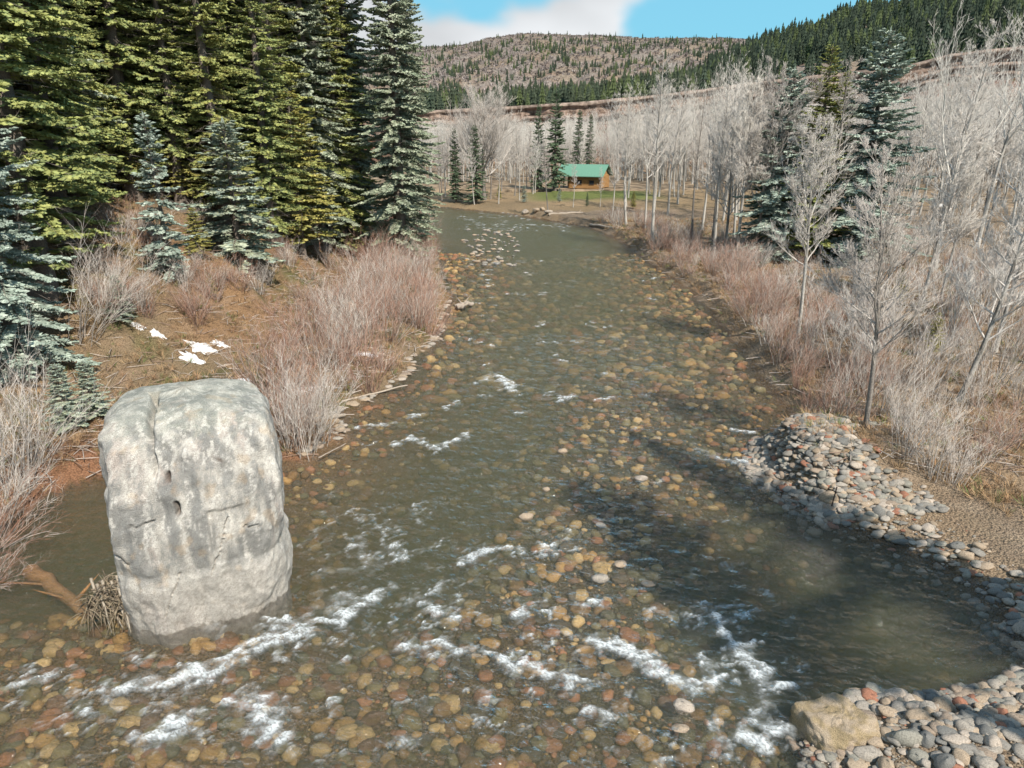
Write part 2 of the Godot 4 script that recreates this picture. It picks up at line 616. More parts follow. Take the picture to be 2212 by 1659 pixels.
func shrub(h: float, spread: float, stems: int, twigs: int, cols: Array, lean := Vector3.ZERO) -> ArrayMesh:
	var mb := MB.new()
	for s in stems:
		var a := rf(0, TAU)
		var o := Vector3(cos(a), 0, sin(a)) * rf(0.0, 0.32) * spread
		var d := (Vector3(cos(a), 0, sin(a)) * rf(0.1, 0.75) * spread / h * 1.6 + Vector3.UP + lean + Vector3(rf(-0.15, 0.15), 0, rf(-0.15, 0.15))).normalized()
		var l := h * rf(0.55, 1.08)
		var col: Color = cols[rng.randi() % cols.size()] * rf(0.8, 1.2)
		var p := PackedVector3Array([o - Vector3.UP * 0.15])
		var r0 := rf(0.009, 0.021)
		var r := PackedFloat32Array([r0])
		var q := o
		for k in 4:
			d = (d + Vector3(rf(-0.16, 0.16), rf(-0.02, 0.08), rf(-0.16, 0.16))).normalized()
			q += d * l / 4.0
			p.append(q)
			r.append(r0 * (1.0 - 0.21 * (k + 1)))
		mb.tube(p, r, 3, col)
		for k in twigs:
			var t := rf(0.25, 1.0) * 4.0
			var ik := mini(int(t), 3)
			var b := p[ik].lerp(p[ik + 1], t - ik)
			var td := (d + Vector3(rf(-1, 1), rf(-0.2, 0.8), rf(-1, 1)) * 0.75).normalized()
			var tl := l * rf(0.12, 0.34)
			var c2: Color = cols[rng.randi() % cols.size()] * rf(0.85, 1.2)
			mb.spike(b, b + td * tl, 0.0058, c2)
			for m in 2:
				var b2 := b + td * tl * rf(0.3, 0.8)
				mb.spike(b2, b2 + (td + Vector3(rf(-1, 1), rf(-0.3, 0.8), rf(-1, 1)) * 0.7).normalized() * tl * 0.6, 0.0035, c2)
	return mb.mesh(M.twig)

# ------------------------------------------------------------------ stones
func pebble(seed_: int, flat_: float, lon := 10, lat := 7, planes := 0) -> ArrayMesh:
	var f := FastNoiseLite.new()
	f.seed = seed_
	f.frequency = 0.9
	f.fractal_octaves = 2
	var cut := []
	for k in planes:
		cut.append([Vector3(rf(-1, 1), rf(-1, 1), rf(-1, 1)).normalized(), rf(0.62, 0.85)])
	var mb := MB.new()
	for j in lat + 1:
		var a := PI * j / lat
		for i in lon + 1:
			var b := TAU * (i % lon) / lon
			var d := Vector3(sin(a) * cos(b), cos(a), sin(a) * sin(b))
			var rr := 1.0 + 0.34 * f.get_noise_3dv(d * 1.1)
			for c in cut:
				var q: float = d.dot(c[0])
				if q > 0.05:
					rr = minf(rr, c[1] / q)
			mb.v.append(Vector3(d.x, d.y * flat_, d.z * 0.82) * rr)
			mb.c.append(Color.WHITE)
	for j in lat:
		for i in lon:
			var q := j * (lon + 1) + i
			mb.i.append_array(PackedInt32Array([q, q + 1, q + lon + 1, q + 1, q + lon + 2, q + lon + 1]))
	smooth(mb)
	# weld the seam's normals
	for j in lat + 1:
		var q := j * (lon + 1)
		var s := (mb.n[q] + mb.n[q + lon]).normalized()
		mb.n[q] = s
		mb.n[q + lon] = s
	return mb.mesh(M.stone)

func smooth(mb: MB) -> void:
	var n := PackedVector3Array()
	n.resize(mb.v.size())
	for k in range(0, mb.i.size(), 3):
		var a := mb.i[k]
		var b := mb.i[k + 1]
		var c := mb.i[k + 2]
		var f := (mb.v[c] - mb.v[a]).cross(mb.v[b] - mb.v[a])
		n[a] += f
		n[b] += f
		n[c] += f
	for k in n.size():
		n[k] = n[k].normalized() if n[k].length_squared() > 1e-16 else Vector3.UP
	mb.n = n

func grid(mb: MB, w: int, h: int) -> void:
	for j in h - 1:
		for i in w - 1:
			var q := j * w + i
			mb.i.append_array(PackedInt32Array([q, q + 1, q + w, q + 1, q + w + 1, q + w]))

# ------------------------------------------------------------------ the scene
func _ready() -> void:
	var cam := Camera3D.new()
	cam.name = "camera"
	cam.position = Vector3(0, CAM_H, 0)
	cam.rotation_degrees = Vector3(-PITCH, 0, 0)
	cam.fov = 56.72
	cam.near = 0.1
	cam.far = 6000.0
	cam.current = true
	add_child(cam)

	nA.seed = 11
	nA.frequency = 0.1
	nA.fractal_octaves = 3
	nB.seed = 4
	nB.frequency = 0.12
	nB.fractal_octaves = 3
	nC.seed = 8
	nC.frequency = 0.02
	nC.fractal_octaves = 4

	make_sky()
	var sun := DirectionalLight3D.new()
	sun.name = "sun"
	var el := deg_to_rad(48.0)
	var towards := Vector3(0.545 * cos(el), sin(el), 0.838 * cos(el))
	sun.look_at_from_position(Vector3.ZERO, -towards, Vector3.UP)
	sun.light_energy = 1.6
	sun.light_color = Color(1.0, 0.965, 0.91)
	sun.light_angular_distance = 0.55
	sun.shadow_enabled = true
	add_child(sun)

	make_materials()
	make_sdf()
	deeps = [[8.0, -13.6, 1.9, 2.5, 3.0], [5.4, -13.0, 1.2, 1.5, 2.2], [6.2, -16.8, 0.7, 1.7, 1.6],
		[-3.6, -16.0, 1.3, 2.0, 3.0], [-2.4, -19.5, 1.0, 2.2, 4.0], [-1.0, -25.0, 0.7, 2.5, 6.0], [1.0, -34.0, 0.45, 2.6, 8.0], [4.0, -50.0, 0.4, 4.0, 14.0], [2.0, -75.0, 0.35, 6.0, 20.0],
		[-12.0, -16.2, 0.9, 2.2, 2.8], [-0.5, -9.3, 0.28, 6.0, 1.6], [-5.0, -10.3, 0.1, 4.0, 1.2], [3.2, -16.0, -0.12, 2.6, 4.0], [4.0, -24.0, -0.14, 3.0, 5.0], [8.0, -35.0, 0.1, 3.0, 8.0], [-3.5, -62.0, -0.2, 3.0, 10.0], [-1.5, -12.3, -0.05, 4.0, 1.6]]
	mounds = [[10.2, -20.6, 0.85, 2.6, 1.9], [9.6, -19.4, 0.3, 1.4, 1.6], [8.8, -9.2, 0.25, 2.6, 1.1]]
	make_ground()
	make_foam_lines()
	make_water()
	make_hills()
	make_boulder()
	make_stones()
	make_conifers()
	make_bare_trees()
	make_shrubs()
	make_cabin()
	make_litter()

func make_sky() -> void:
	var w := 1024
	var h := 512
	var im := Image.create(w, h, false, Image.FORMAT_RGBF)
	var f := FastNoiseLite.new()
	f.seed = 31
	f.frequency = 1.1
	f.fractal_octaves = 5
	for j in h:
		var el := PI * (0.5 - (j + 0.5) / h)
		for i in w:
			var az := TAU * (i + 0.5) / w
			if az > PI:
				az -= TAU
			var d := Vector3(sin(az) * cos(el), sin(el), -cos(az) * cos(el))
			var up := clampf(d.y, 0.0, 1.0)
			var blue := Color(0.21, 0.51, 0.60).lerp(Color(0.09, 0.29, 0.56), pow(up, 0.6))
			var q := d / (0.25 + absf(d.y))
			var m := f.get_noise_3d(q.x * 1.4, 3.0, q.z * 1.4) + 0.5 * f.get_noise_3d(d.x * 4.0, d.y * 9.0, d.z * 4.0)
			# cloud bank over the conifer side, open blue beyond the river's far shore
			var side := clampf(-(az - deg_to_rad(5.0)) / deg_to_rad(9.0), -1.0, 1.0)
			var back := sm(0.9, 2.2, absf(az))
			m += lerpf(0.42 * side, 0.10, maxf(back, sm(0.30, 0.7, up)))
			var cover := sm(-0.02, 0.30, m)
			var lit := 0.86 + 0.35 * f.get_noise_3d(d.x * 3.0 + 9.0, d.y * 7.0, d.z * 3.0)
			var c := blue.lerp(Color(0.62, 0.64, 0.66) * lit, cover)
			if d.y < 0.0:
				c = Color(0.3, 0.3, 0.28)
			im.set_pixel(i, j, c)
	var pano := PanoramaSkyMaterial.new()
	pano.panorama = ImageTexture.create_from_image(im)
	var sky := Sky.new()
	sky.sky_material = pano
	var env := Environment.new()
	env.background_mode = Environment.BG_SKY
	env.sky = sky
	env.background_energy_multiplier = 1.0
	env.tonemap_mode = Environment.TONE_MAPPER_LINEAR
	env.tonemap_exposure = 1.5
	env.sdfgi_enabled = true
	env.ssao_enabled = true
	env.ssil_enabled = true
	env.volumetric_fog_enabled = true
	env.volumetric_fog_density = 0.0
	var we := WorldEnvironment.new()
	we.name = "world_environment"
	we.environment = env
	add_child(we)

func ground_color(x: float, z: float, s: float) -> Color:
	var a := nC.get_noise_2d(x * 4.0, z * 4.0)
	var b := nB.get_noise_2d(x * 6.0 + 200.0, z * 6.0)
	if s < 0.0:
		var bed := lin(0.12, 0.08, 0.045).lerp(lin(0.085, 0.075, 0.05), sm(-0.3, 0.3, a + b * 0.5))
		return bed.lerp(lin(0.20, 0.125, 0.07), sm(-0.15, 0.4, nC.get_noise_2d(x * 2.5 + 70.0, z * 2.5)) * 0.7)
	if x < mid(z) and z > -97.0:
		var c := lin(0.27, 0.175, 0.105).lerp(lin(0.22, 0.17, 0.115), sm(-0.35, 0.35, a))
		c = c.lerp(lin(0.30, 0.22, 0.16), sm(0.1, 0.5, b) * 0.6)
		c = c.lerp(lin(0.10, 0.115, 0.04), sm(0.12, 0.45, nC.get_noise_2d(x * 7.0 + 90.0, z * 7.0)) * 0.65)
		c = c.lerp(lin(0.24, 0.12, 0.075), sm(5.0, 1.0, s) * sm(-25.0, -20.0, z) * 0.8)
		return c
	var d := lin(0.27, 0.205, 0.145).lerp(lin(0.23, 0.185, 0.145), sm(-0.3, 0.3, a))
	d = d.lerp(lin(0.33, 0.27, 0.21), sm(0.05, 0.45, b) * 0.7)
	if z < -97.0:
		var lawn := sm(13.0, 7.0, absf(x - 13.0)) * sm(-108.0, -116.0, z)
		d = lin(0.33, 0.25, 0.16).lerp(lin(0.26, 0.20, 0.13), sm(-0.3, 0.3, a))
		d = d.lerp(lin(0.14, 0.19, 0.05), lawn * 0.85)
	return d

func make_ground() -> void:
	# near ground and river bed in one sheet
	var xs := PackedFloat32Array()
	var x := -66.0
	while x <= 59.0:
		xs.append(x)
		x += 0.22 if x > -17.0 and x < 15.0 else 0.5
	var zs := PackedFloat32Array()
	var z := -1.0
	while z >= -129.0:
		zs.append(z)
		z -= 0.22 if z > -45.0 else 0.5
	var mb := MB.new()
	for zz in zs:
		for xx in xs:
			mb.v.append(Vector3(xx, th(xx, zz), zz))
			mb.c.append(ground_color(xx, zz, sd(xx, zz)))
	var w := xs.size()
	for j in zs.size() - 1:
		for i in w - 1:
			var q := j * w + i
			mb.i.append_array(PackedInt32Array([q, q + w, q + 1, q + 1, q + w, q + w + 1]))
	smooth(mb)
	structure("ground", mb.mesh(M.ground))

func make_foam_lines() -> void:
	rng.seed = 76
	foam_line([290, 1485, 420, 1472, 520, 1412, 640, 1372, 760, 1330, 830, 1280], 46, 0.95)
	foam_line([400, 1475, 440, 1465], 40, 1.0)
	foam_line([620, 1385, 660, 1365], 40, 1.0)
	foam_line([560, 1390, 700, 1320, 760, 1290], 60, 0.45)
	foam_line([540, 1520, 575, 1560, 600, 1595], 60, 0.95)
	foam_line([590, 1590, 620, 1580], 48, 1.0)
	foam_line([310, 1600, 350, 1590, 390, 1560], 42, 0.95)
	foam_line([180, 1550, 200, 1545], 25, 0.8)
	foam_line([0, 1500, 60, 1480, 130, 1455], 22, 0.7)
	foam_line([850, 962, 900, 950, 940, 975, 1010, 940], 26, 0.95)
	foam_line([780, 925, 850, 915], 16, 0.85)
	foam_line([880, 905, 915, 896], 10, 0.7)
	foam_line([960, 885, 990, 868], 10, 0.7)
	foam_line([1030, 830, 1060, 815], 12, 0.75)
	foam_line([1075, 845, 1100, 838], 12, 0.7)
	foam_line([1065, 812, 1100, 830, 1108, 845], 24, 0.95)
	foam_line([1205, 868, 1240, 856], 18, 0.95)
	foam_line([1290, 866, 1330, 860], 12, 0.85)
	foam_line([1110, 895, 1140, 890], 14, 0.7)
	foam_line([1000, 1215, 1050, 1190, 1120, 1186], 26, 0.95)
	foam_line([1165, 1182, 1195, 1180], 26, 0.9)
	foam_line([910, 1310, 940, 1325, 975, 1342], 32, 0.9)
	foam_line([960, 1270, 930, 1290], 22, 0.6)
	foam_line([870, 1405, 960, 1390, 1050, 1420, 1130, 1445, 1200, 1470, 1290, 1475], 30, 0.85)
	foam_line([1150, 1440, 1205, 1470], 40, 1.0)
	foam_line([1280, 1390, 1340, 1400, 1420, 1450, 1480, 1492, 1565, 1475], 42, 0.95)
	foam_line([1480, 1490, 1550, 1482], 42, 1.0)
	foam_line([1545, 1340, 1570, 1380, 1640, 1455, 1700, 1485], 40, 0.9)
	foam_line([1540, 1345, 1575, 1375], 40, 0.85)
	foam_line([1650, 1500, 1640, 1545, 1605, 1585], 50, 0.65)
	foam_line([1590, 1590, 1640, 1602, 1690, 1580], 44, 1.0)
	foam_line([1545, 1560, 1555, 1640], 26, 0.6)
	foam_line([1550, 992, 1580, 1000, 1610, 1003], 26, 0.8)
	foam_line([1580, 930, 1630, 940], 14, 0.85)
	foam_line([1120, 1330, 1145, 1325], 28, 0.9)
	foam_line([1255, 1305, 1285, 1310], 26, 0.85)
	foam_line([1400, 1320, 1450, 1325], 22, 0.8)
	foam_line([850, 1210, 870, 1195], 22, 0.9)
	foam_line([785, 1230, 820, 1200], 22, 0.55)
	foam_line([790, 1300, 825, 1280], 26, 0.8)
	foam_line([1270, 1540, 1310, 1545], 28, 0.7)
	foam_line([1530, 990, 1490, 960], 18, 0.5)
	foam_line([240, 1490, 250, 1530], 24, 0.6)
	foam_line([700, 1240, 820, 1225], 40, 0.3)
	foam_line([820, 1620, 900, 1600], 24, 0.4)
	foam_line([1405, 1640, 1450, 1645], 20, 0.5)
	rng.seed = 77
	# small whitecaps up the river
	for k in 110:
		var px := rf(1000, 1420)
		var py := rf(560, 860)
		foam_line([px, py, px + rf(8, 26), py + rf(-4, 4)], rf(3, 8), rf(0.45, 0.9))
	for k in 120:
		var px := rf(980, 1220)
		var py := rf(458, 500)
		foam_line([px, py, px + rf(8, 26), py + rf(0, 3)], rf(2, 4.5), rf(0.5, 0.9))
	for k in 130:
		var px := rf(700, 1700)
		var py := 900.0 + 740.0 * pow(rng.randf(), 0.6)
		foam_line([px, py, px + rf(-25, 25), py + rf(-12, 12), px + rf(-50, 50), py + rf(-20, 20)], rf(4, 11), rf(0.35, 0.65), false)
	for k in 70:
		var px := rf(0, 620)
		var py := rf(1430, 1650)
		foam_line([px, py, px + rf(20, 60), py - rf(5, 26)], rf(4, 11), rf(0.35, 0.65), false)
	for k in 90:
		var px := rf(640, 1000)
		var py := rf(1080, 1420)
		foam_line([px, py, px + rf(15, 50), py - rf(5, 30)], rf(4, 11), rf(0.35, 0.65), false)

func make_water() -> void:
	for far in 2:
		var st := 0.10 if far == 0 else 0.4
		var x0 := -17.0 if far == 0 else -60.0
		var x1 := 13.0 if far == 0 else 20.0
		var z0 := -3.0 if far == 0 else -37.0
		var z1 := -37.0 if far == 0 else -118.0
		var mb := MB.new()
		var w := int((x1 - x0) / st) + 1
		var h := int((z0 - z1) / st) + 1
		for j in h:
			var z := z0 - j * st
			for i in w:
				var x := x0 + i * st
				var y := wave(x, z)
				if far == 0:
					y += 0.05 * foam_at(x, z)
				mb.v.append(Vector3(x, y, z))
				mb.u.append(Vector2((x + 0.25 * z) / 4.6, (z - 0.25 * x) / 2.7))
		grid(mb, w, h)
		smooth(mb)
		if mb.n[w + 1].y < 0.0:
			mb.i.reverse()
			smooth(mb)
		structure("water", mb.mesh(M.water))
	# suspended silt gives the water its body
	var fog := FogVolume.new()
	fog.name = "silty_water"
	fog.shape = RenderingServer.FOG_VOLUME_SHAPE_BOX
	fog.size = Vector3(80, 2.4, 116)
	fog.position = Vector3(-20, -1.2 - 0.05, -60)
	var fm := FogMaterial.new()
	fm.density = 0.5
	fm.albedo = lin(0.225, 0.225, 0.12).linear_to_srgb()
	fog.material = fm
	fog.set_meta("kind", "structure")
	add_child(fog)
	# foam: lacy sheet just above the water wherever it breaks
	var fb := MB.new()
	var index := {}
	for f in foam_lines:
		var box: Rect2 = f[3]
		var st := 0.06 if box.position.y > -40.0 else 0.12
		if box.position.y < -60.0:
			st = 0.25
		var i0 := int(floor(box.position.x / st))
		var i1 := int(ceil(box.end.x / st))
		var j0 := int(floor(box.position.y / st))
		var j1 := int(ceil(box.end.y / st))
		for j in range(j0, j1):
			for i in range(i0, i1):
				var key := Vector3i(i, j, int(st * 100))
				if index.has(key):
					continue
				index[key] = true
				var any := 0.0
				var q := PackedVector3Array()
				var bend := PackedVector3Array()
				var al := PackedFloat32Array()
				for c in 4:
					var x := (i + (c & 1)) * st
					var z := (j + (c >> 1)) * st
					var a := foam_at(x, z)
					a *= clampf(0.72 + 1.0 * nA.get_noise_2d(x * 20.0 + 13.0, z * 34.0), 0.0, 1.2)
					any = maxf(any, a)
					al.append(clampf(pow(a, 1.8) * 1.5, 0.0, 1.0))
					var hump := 0.05 * clampf(a, 0.0, 1.0)
					var n0 := nA.get_noise_2d(x * 30.0, z * 40.0)
					q.append(Vector3(x, wave(x, z) + 0.05 * foam_at(x, z) + 0.028 + hump * (0.6 + 0.45 * n0), z))
					bend.append(Vector3(-(nA.get_noise_2d(x * 30.0 + 0.6, z * 40.0) - n0) / 0.02 * hump * 0.45, 1.0, -(nA.get_noise_2d(x * 30.0, z * 40.0 + 0.8) - n0) / 0.02 * hump * 0.45).normalized())
				if any < 0.02 or sd(q[0].x, q[0].z) > -0.05:
					continue
				var b := fb.v.size()
				for c in 4:
					fb.v.append(q[c])
					fb.n.append(bend[c])
					fb.c.append(Color(0.56, 0.59, 0.60, al[c]))
					fb.u.append(Vector2((q[c].x * 0.8 + 0.5 * q[c].z) / 2.4, (q[c].z * 0.8 - 0.5 * q[c].x) / 1.6))
				fb.i.append_array(PackedInt32Array([b, b + 1, b + 2, b + 1, b + 3, b + 2]))
	var foam := structure("foam", fb.mesh(M.foam))
	foam.set_meta("kind", "stuff")
	tag(foam, "white broken foam where the river runs over shallow stones", "foam")

# ------------------------------------------------------------------ hills
func outline(px: Array) -> Array:
	var out := []
	for k in range(0, px.size(), 2):
		var d := ray(px[k], px[k + 1])
		out.append(Vector2(atan2(d.x, -d.z), d.y / sqrt(d.x * d.x + d.z * d.z)))
	return out

func along(line: Array, az: float) -> float:
	if az <= line[0].x:
		return line[0].y
	for k in line.size() - 1:
		if az <= line[k + 1].x:
			return lerpf(line[k].y, line[k + 1].y, (az - line[k].x) / (line[k + 1].x - line[k].x))
	return line[line.size() - 1].y

var far_ridge := []
var right_ridge := []
var ledge := []

func bench_h(az: float) -> float:
	return CAM_H + 300.0 * along(ledge, az)

func valley_h(az: float, d: float) -> float:
	var top := bench_h(az) - 9.0
	var t := sm(190.0, 292.0, d)
	return lerpf(1.0, top, t) + nC.get_noise_2d(az * 500.0, d * 0.5) * 2.0 * sm(150.0, 220.0, d)

func hill_h(az: float, d: float) -> float:
	var h0 := bench_h(az) + 0.02 * (d - 300.0)
	var far := CAM_H + 1000.0 * along(far_ridge, az)
	var t := clampf((d - 430.0) / 570.0, 0.0, 1.3)
	var h := lerpf(h0, far, pow(t, 0.92)) if t <= 1.0 else far - (t - 1.0) * 160.0
	var rr := CAM_H + 560.0 * along(right_ridge, az)
	var t2 := clampf((d - 315.0) / 245.0, 0.0, 1.0)
	var k := lerpf(h0, rr, pow(t2, 0.9)) - maxf(0.0, d - 560.0) * 0.25
	h = maxf(h, k)
	return h + (nC.get_noise_2d(az * 900.0, d * 0.4) * 5.0 + nC.get_noise_2d(az * 3000.0, d) * 1.5) * sm(330.0, 480.0, d) * (1.0 - 0.8 * sm(850.0, 980.0, d))

func polar(az: float, d: float, y: float) -> Vector3:
	return Vector3(sin(az) * d, y, -cos(az) * d)

func make_hills() -> void:
	far_ridge = outline([300, 150, 700, 120, 920, 102, 1000, 96, 1060, 82, 1130, 72, 1200, 74, 1300, 77, 1400, 82, 1550, 82, 1660, 88, 1760, 95, 2212, 120, 2500, 130])
	right_ridge = outline([900, 260, 1300, 235, 1480, 190, 1560, 150, 1650, 108, 1750, 74, 1850, 36, 2000, 22, 2100, 10, 2212, -12, 2400, -60, 2700, -140])
	ledge = outline([400, 262, 800, 250, 940, 243, 1080, 236, 1250, 226, 1450, 207, 1650, 181, 1800, 165, 1950, 150, 2050, 124, 2212, 107, 2500, 60])
	# valley floor and red talus up to the foot of the ledge
	var mb := MB.new()
	var ds := PackedFloat32Array()
	var d := 100.0
	while d < 296.0:
		ds.append(d)
		d += 4.0
	var azs := PackedFloat32Array()
	var a := -0.75
	while a < 0.80:
		azs.append(a)
		a += 0.006
	for dd in ds:
		for aa in azs:
			var p := polar(aa, dd, valley_h(aa, dd))
			var inside := p.z > -128.0 and absf(p.x + 3.0) < 60.0
			if inside:
				p.y = -3.0
			mb.v.append(p)
			var red := sm(190.0, 240.0, dd)
			var c := lin(0.27, 0.21, 0.15).lerp(lin(0.20, 0.10, 0.07), red)
			c = c.lerp(lin(0.09, 0.085, 0.05), sm(0.05, 0.3, nC.get_noise_2d(p.x * 4.0, p.z * 4.0)) * red)
			mb.c.append(c)
	var w := azs.size()
	for j in ds.size() - 1:
		for i in w - 1:
			var q := j * w + i
			mb.i.append_array(PackedInt32Array([q, q + w, q + 1, q + 1, q + w, q + w + 1]))
	smooth(mb)
	structure("valley_floor", mb.mesh(M.hill))
	# sandstone ledge of beds that stand proud and recede
	var cb := MB.new()
	var rows := 22
	a = -0.75
	var cols := 0
	var beds := []
	for k in rows + 1:
		beds.append([rf(-1.0, 1.0), lin(0.31, 0.26, 0.235).lerp(lin(0.25, 0.19, 0.165), rng.randf())])
	while a < 0.80:
		for k in rows + 1:
			var t := float(k) / rows
			var top := bench_h(a) + 0.8
			var thick := 9.0 + 5.0 * nC.get_noise_1d(a * 700.0)
			var bk: int = k / 2
			var out: float = beds[bk][0] * 1.6 + 3.0 * nC.get_noise_2d(a * 900.0, bk * 3.0) + (0.8 if k % 4 == 0 else 0.0) + t * t * 4.0
			cb.v.append(polar(a, 292.0 + out, top - (thick + 7.0) * (1.0 - t)))
			cb.c.append(beds[bk][1] * (1.0 + 0.35 * nC.get_noise_2d(a * 4000.0, k * 9.0)))
		cols += 1
		a += 0.0035
	for i in cols - 1:
		for k in rows:
			var q := i * (rows + 1) + k
			cb.i.append_array(PackedInt32Array([q, q + 1, q + rows + 1, q + 1, q + rows + 2, q + rows + 1]))
	smooth(cb)
	structure("rock_ledge", cb.mesh(M.hill))
	# hills behind
	var hb := MB.new()
	ds.clear()
	d = 299.0
	while d < 1130.0:
		ds.append(d)
		d += 6.0 if d < 600.0 else 10.0
	for dd in ds:
		for aa in azs:
			var p := polar(aa, dd, hill_h(aa, dd))
			hb.v.append(p)
			var n1 := nC.get_noise_2d(p.x * 0.9, p.z * 0.9)
			var c := lin(0.25, 0.22, 0.205).lerp(lin(0.26, 0.215, 0.17), sm(-0.2, 0.3, n1))
			c = c.lerp(lin(0.24, 0.155, 0.12), sm(0.15, 0.4, nC.get_noise_2d(p.x * 2.0 + 400.0, p.z * 2.0)) * 0.4)
			hb.c.append(c)
	for j in ds.size() - 1:
		for i in w - 1:
			var q := j * w + i
			hb.i.append_array(PackedInt32Array([q, q + w, q + 1, q + 1, q + w, q + w + 1]))
	smooth(hb)
	structure("hill", hb.mesh(M.hill))
	# trees on the hills
	rng.seed = 500
	var small := []
	for k in 3:
		small.append(far_conifer(k))
	var scrub := far_scrub()
	var spots := [[], [], []]
	var tints := [PackedColorArray(), PackedColorArray(), PackedColorArray()]
	var named := 0
	var scrubs := []
	var scrub_tint := PackedColorArray()
	for k in 34000:
		var az := rf(-0.30, 0.72)
		var dd := 305.0 + pow(rng.randf(), 0.8) * 690.0
		var p := polar(az, dd, hill_h(az, dd))
		var right_hill := along(right_ridge, az) > 0.07 and dd < 575.0
		var belt := dd < 420.0
		var grow := sm(0.02, 0.26, nC.get_noise_2d(p.x * 1.3 + 900.0, p.z * 1.3)) * 0.5 * sm(1000.0, 700.0, dd)
		if right_hill:
			grow = 0.95 * sm(-0.42, -0.1, nC.get_noise_2d(p.x * 1.3, p.z * 1.3))
		elif belt:
			grow = 0.8
		elif dd > 930.0:
			grow *= 1.6
		if rng.randf() > grow:
			if dd > 420.0 and scrubs.size() < 12000 and rng.randf() < 0.75:
				var ss := rf(1.0, 2.4)
				scrubs.append(Transform3D(Basis(Vector3.UP, rf(0, TAU)).scaled(Vector3(ss * 1.4, ss, ss * 1.4)), p - Vector3.UP * 0.3))
				var t := rf(0.8, 1.2)
				scrub_tint.append((lin(0.28, 0.24, 0.225) if rng.randf() < 0.8 else lin(0.34, 0.30, 0.28)) * t)
			continue
		var s := rf(3.2, 7.0) if not right_hill else rf(6.0, 11.5)
		if belt and not right_hill:
			s = rf(5.5, 11.0)
		var green := (lin(0.038, 0.055, 0.034) if right_hill and az < 0.52 else lin(0.062, 0.078, 0.045)).lerp(lin(0.035, 0.052, 0.035), rng.randf()) * rf(0.7, 1.3)
		if rng.randf() < 0.25:
			green = green.lerp(lin(0.10, 0.13, 0.045), 0.6)
		var kind := int(rng.randi() % 3)
		var b := Basis(Vector3.UP, rf(0, TAU)).scaled(Vector3(s * rf(0.6, 1.2), s * rf(0.8, 1.15), s * rf(0.6, 1.2)))
		if belt and named < 260 and az > -0.12:
			named += 1
			var o := thing("hillside_conifer", "dark conifer in the belt along the top of the rock ledge", "tree", p - Vector3.UP * 0.4, "conifers along the top of the rock ledge")
			var mi := part("crown", small[kind][1], o)
			mi.basis = b
			part("trunk", small[kind][0], o).basis = b
			continue
		spots[kind].append(Transform3D(b, p - Vector3.UP * 0.4))
		tints[kind].append(green)
	for kind in 3:
		copies("hill_forest", small[kind][2], spots[kind], tints[kind], "conifer wood scattered over the far hills", "forest")
	copies("hill_scrub", scrub, scrubs, scrub_tint, "leafless grey scrub covering the far hillside", "scrub")

func far_conifer(kind: int) -> Array:
	var mb := MB.new()
	var tiers := 7
	for t in tiers:
		var y0 := 0.08 + 0.86 * t / tiers
		var y1 := y0 + 0.24 - 0.06 * t / tiers
		var r := 0.22 * pow(1.0 - float(t) / tiers, 0.7) * rf(0.8, 1.15) + 0.012
		var k := 7
		var a0 := rf(0, TAU)
		var q := mb.v.size()
		mb.v.append(Vector3(rf(-0.01, 0.01), minf(y1, 1.0), rf(-0.01, 0.01)))
		mb.c.append(Color.WHITE)
		for s in k * 2:
			var a := a0 + PI * s / k
			var rr := r * (rf(0.85, 1.25) if s % 2 == 0 else rf(0.35, 0.6))
			mb.v.append(Vector3(cos(a) * rr, y0 + (rf(-0.03, 0.01) if s % 2 == 0 else 0.03), sin(a) * rr))
			mb.c.append(Color.WHITE * rf(0.75, 1.2))
		for s in k * 2:
			mb.i.append_array(PackedInt32Array([q, q + 1 + s, q + 1 + (s + 1) % (k * 2)]))
	var all := mb.mesh(M.needle)
	var dark := MB.new()
	dark.v = mb.v
	dark.i = mb.i
	for c in mb.c:
		dark.c.append(c * lin(0.040, 0.056, 0.036))
	var wood := MB.new()
	wood.tube(PackedVector3Array([Vector3(0, -0.05, 0), Vector3(0, 0.2, 0)]), PackedFloat32Array([0.014, 0.012]), 5, lin(0.13, 0.10, 0.08))
	return [wood.mesh(M.bark), dark.mesh(M.needle), all]

func far_scrub() -> ArrayMesh:
	var mb := MB.new()
	for k in 16:
		var a := rf(0, TAU)
		var d := Vector3(cos(a) * rf(0.2, 0.7), rf(0.5, 1.0), sin(a) * rf(0.2, 0.7))
		mb.kite(Vector3(cos(a) * 0.1, 0, sin(a) * 0.1), d, Vector3(-sin(a), 0, cos(a)) * rf(0.05, 0.14), Color.WHITE * rf(0.8, 1.2), 0.7)
	return mb.mesh(M.twig)

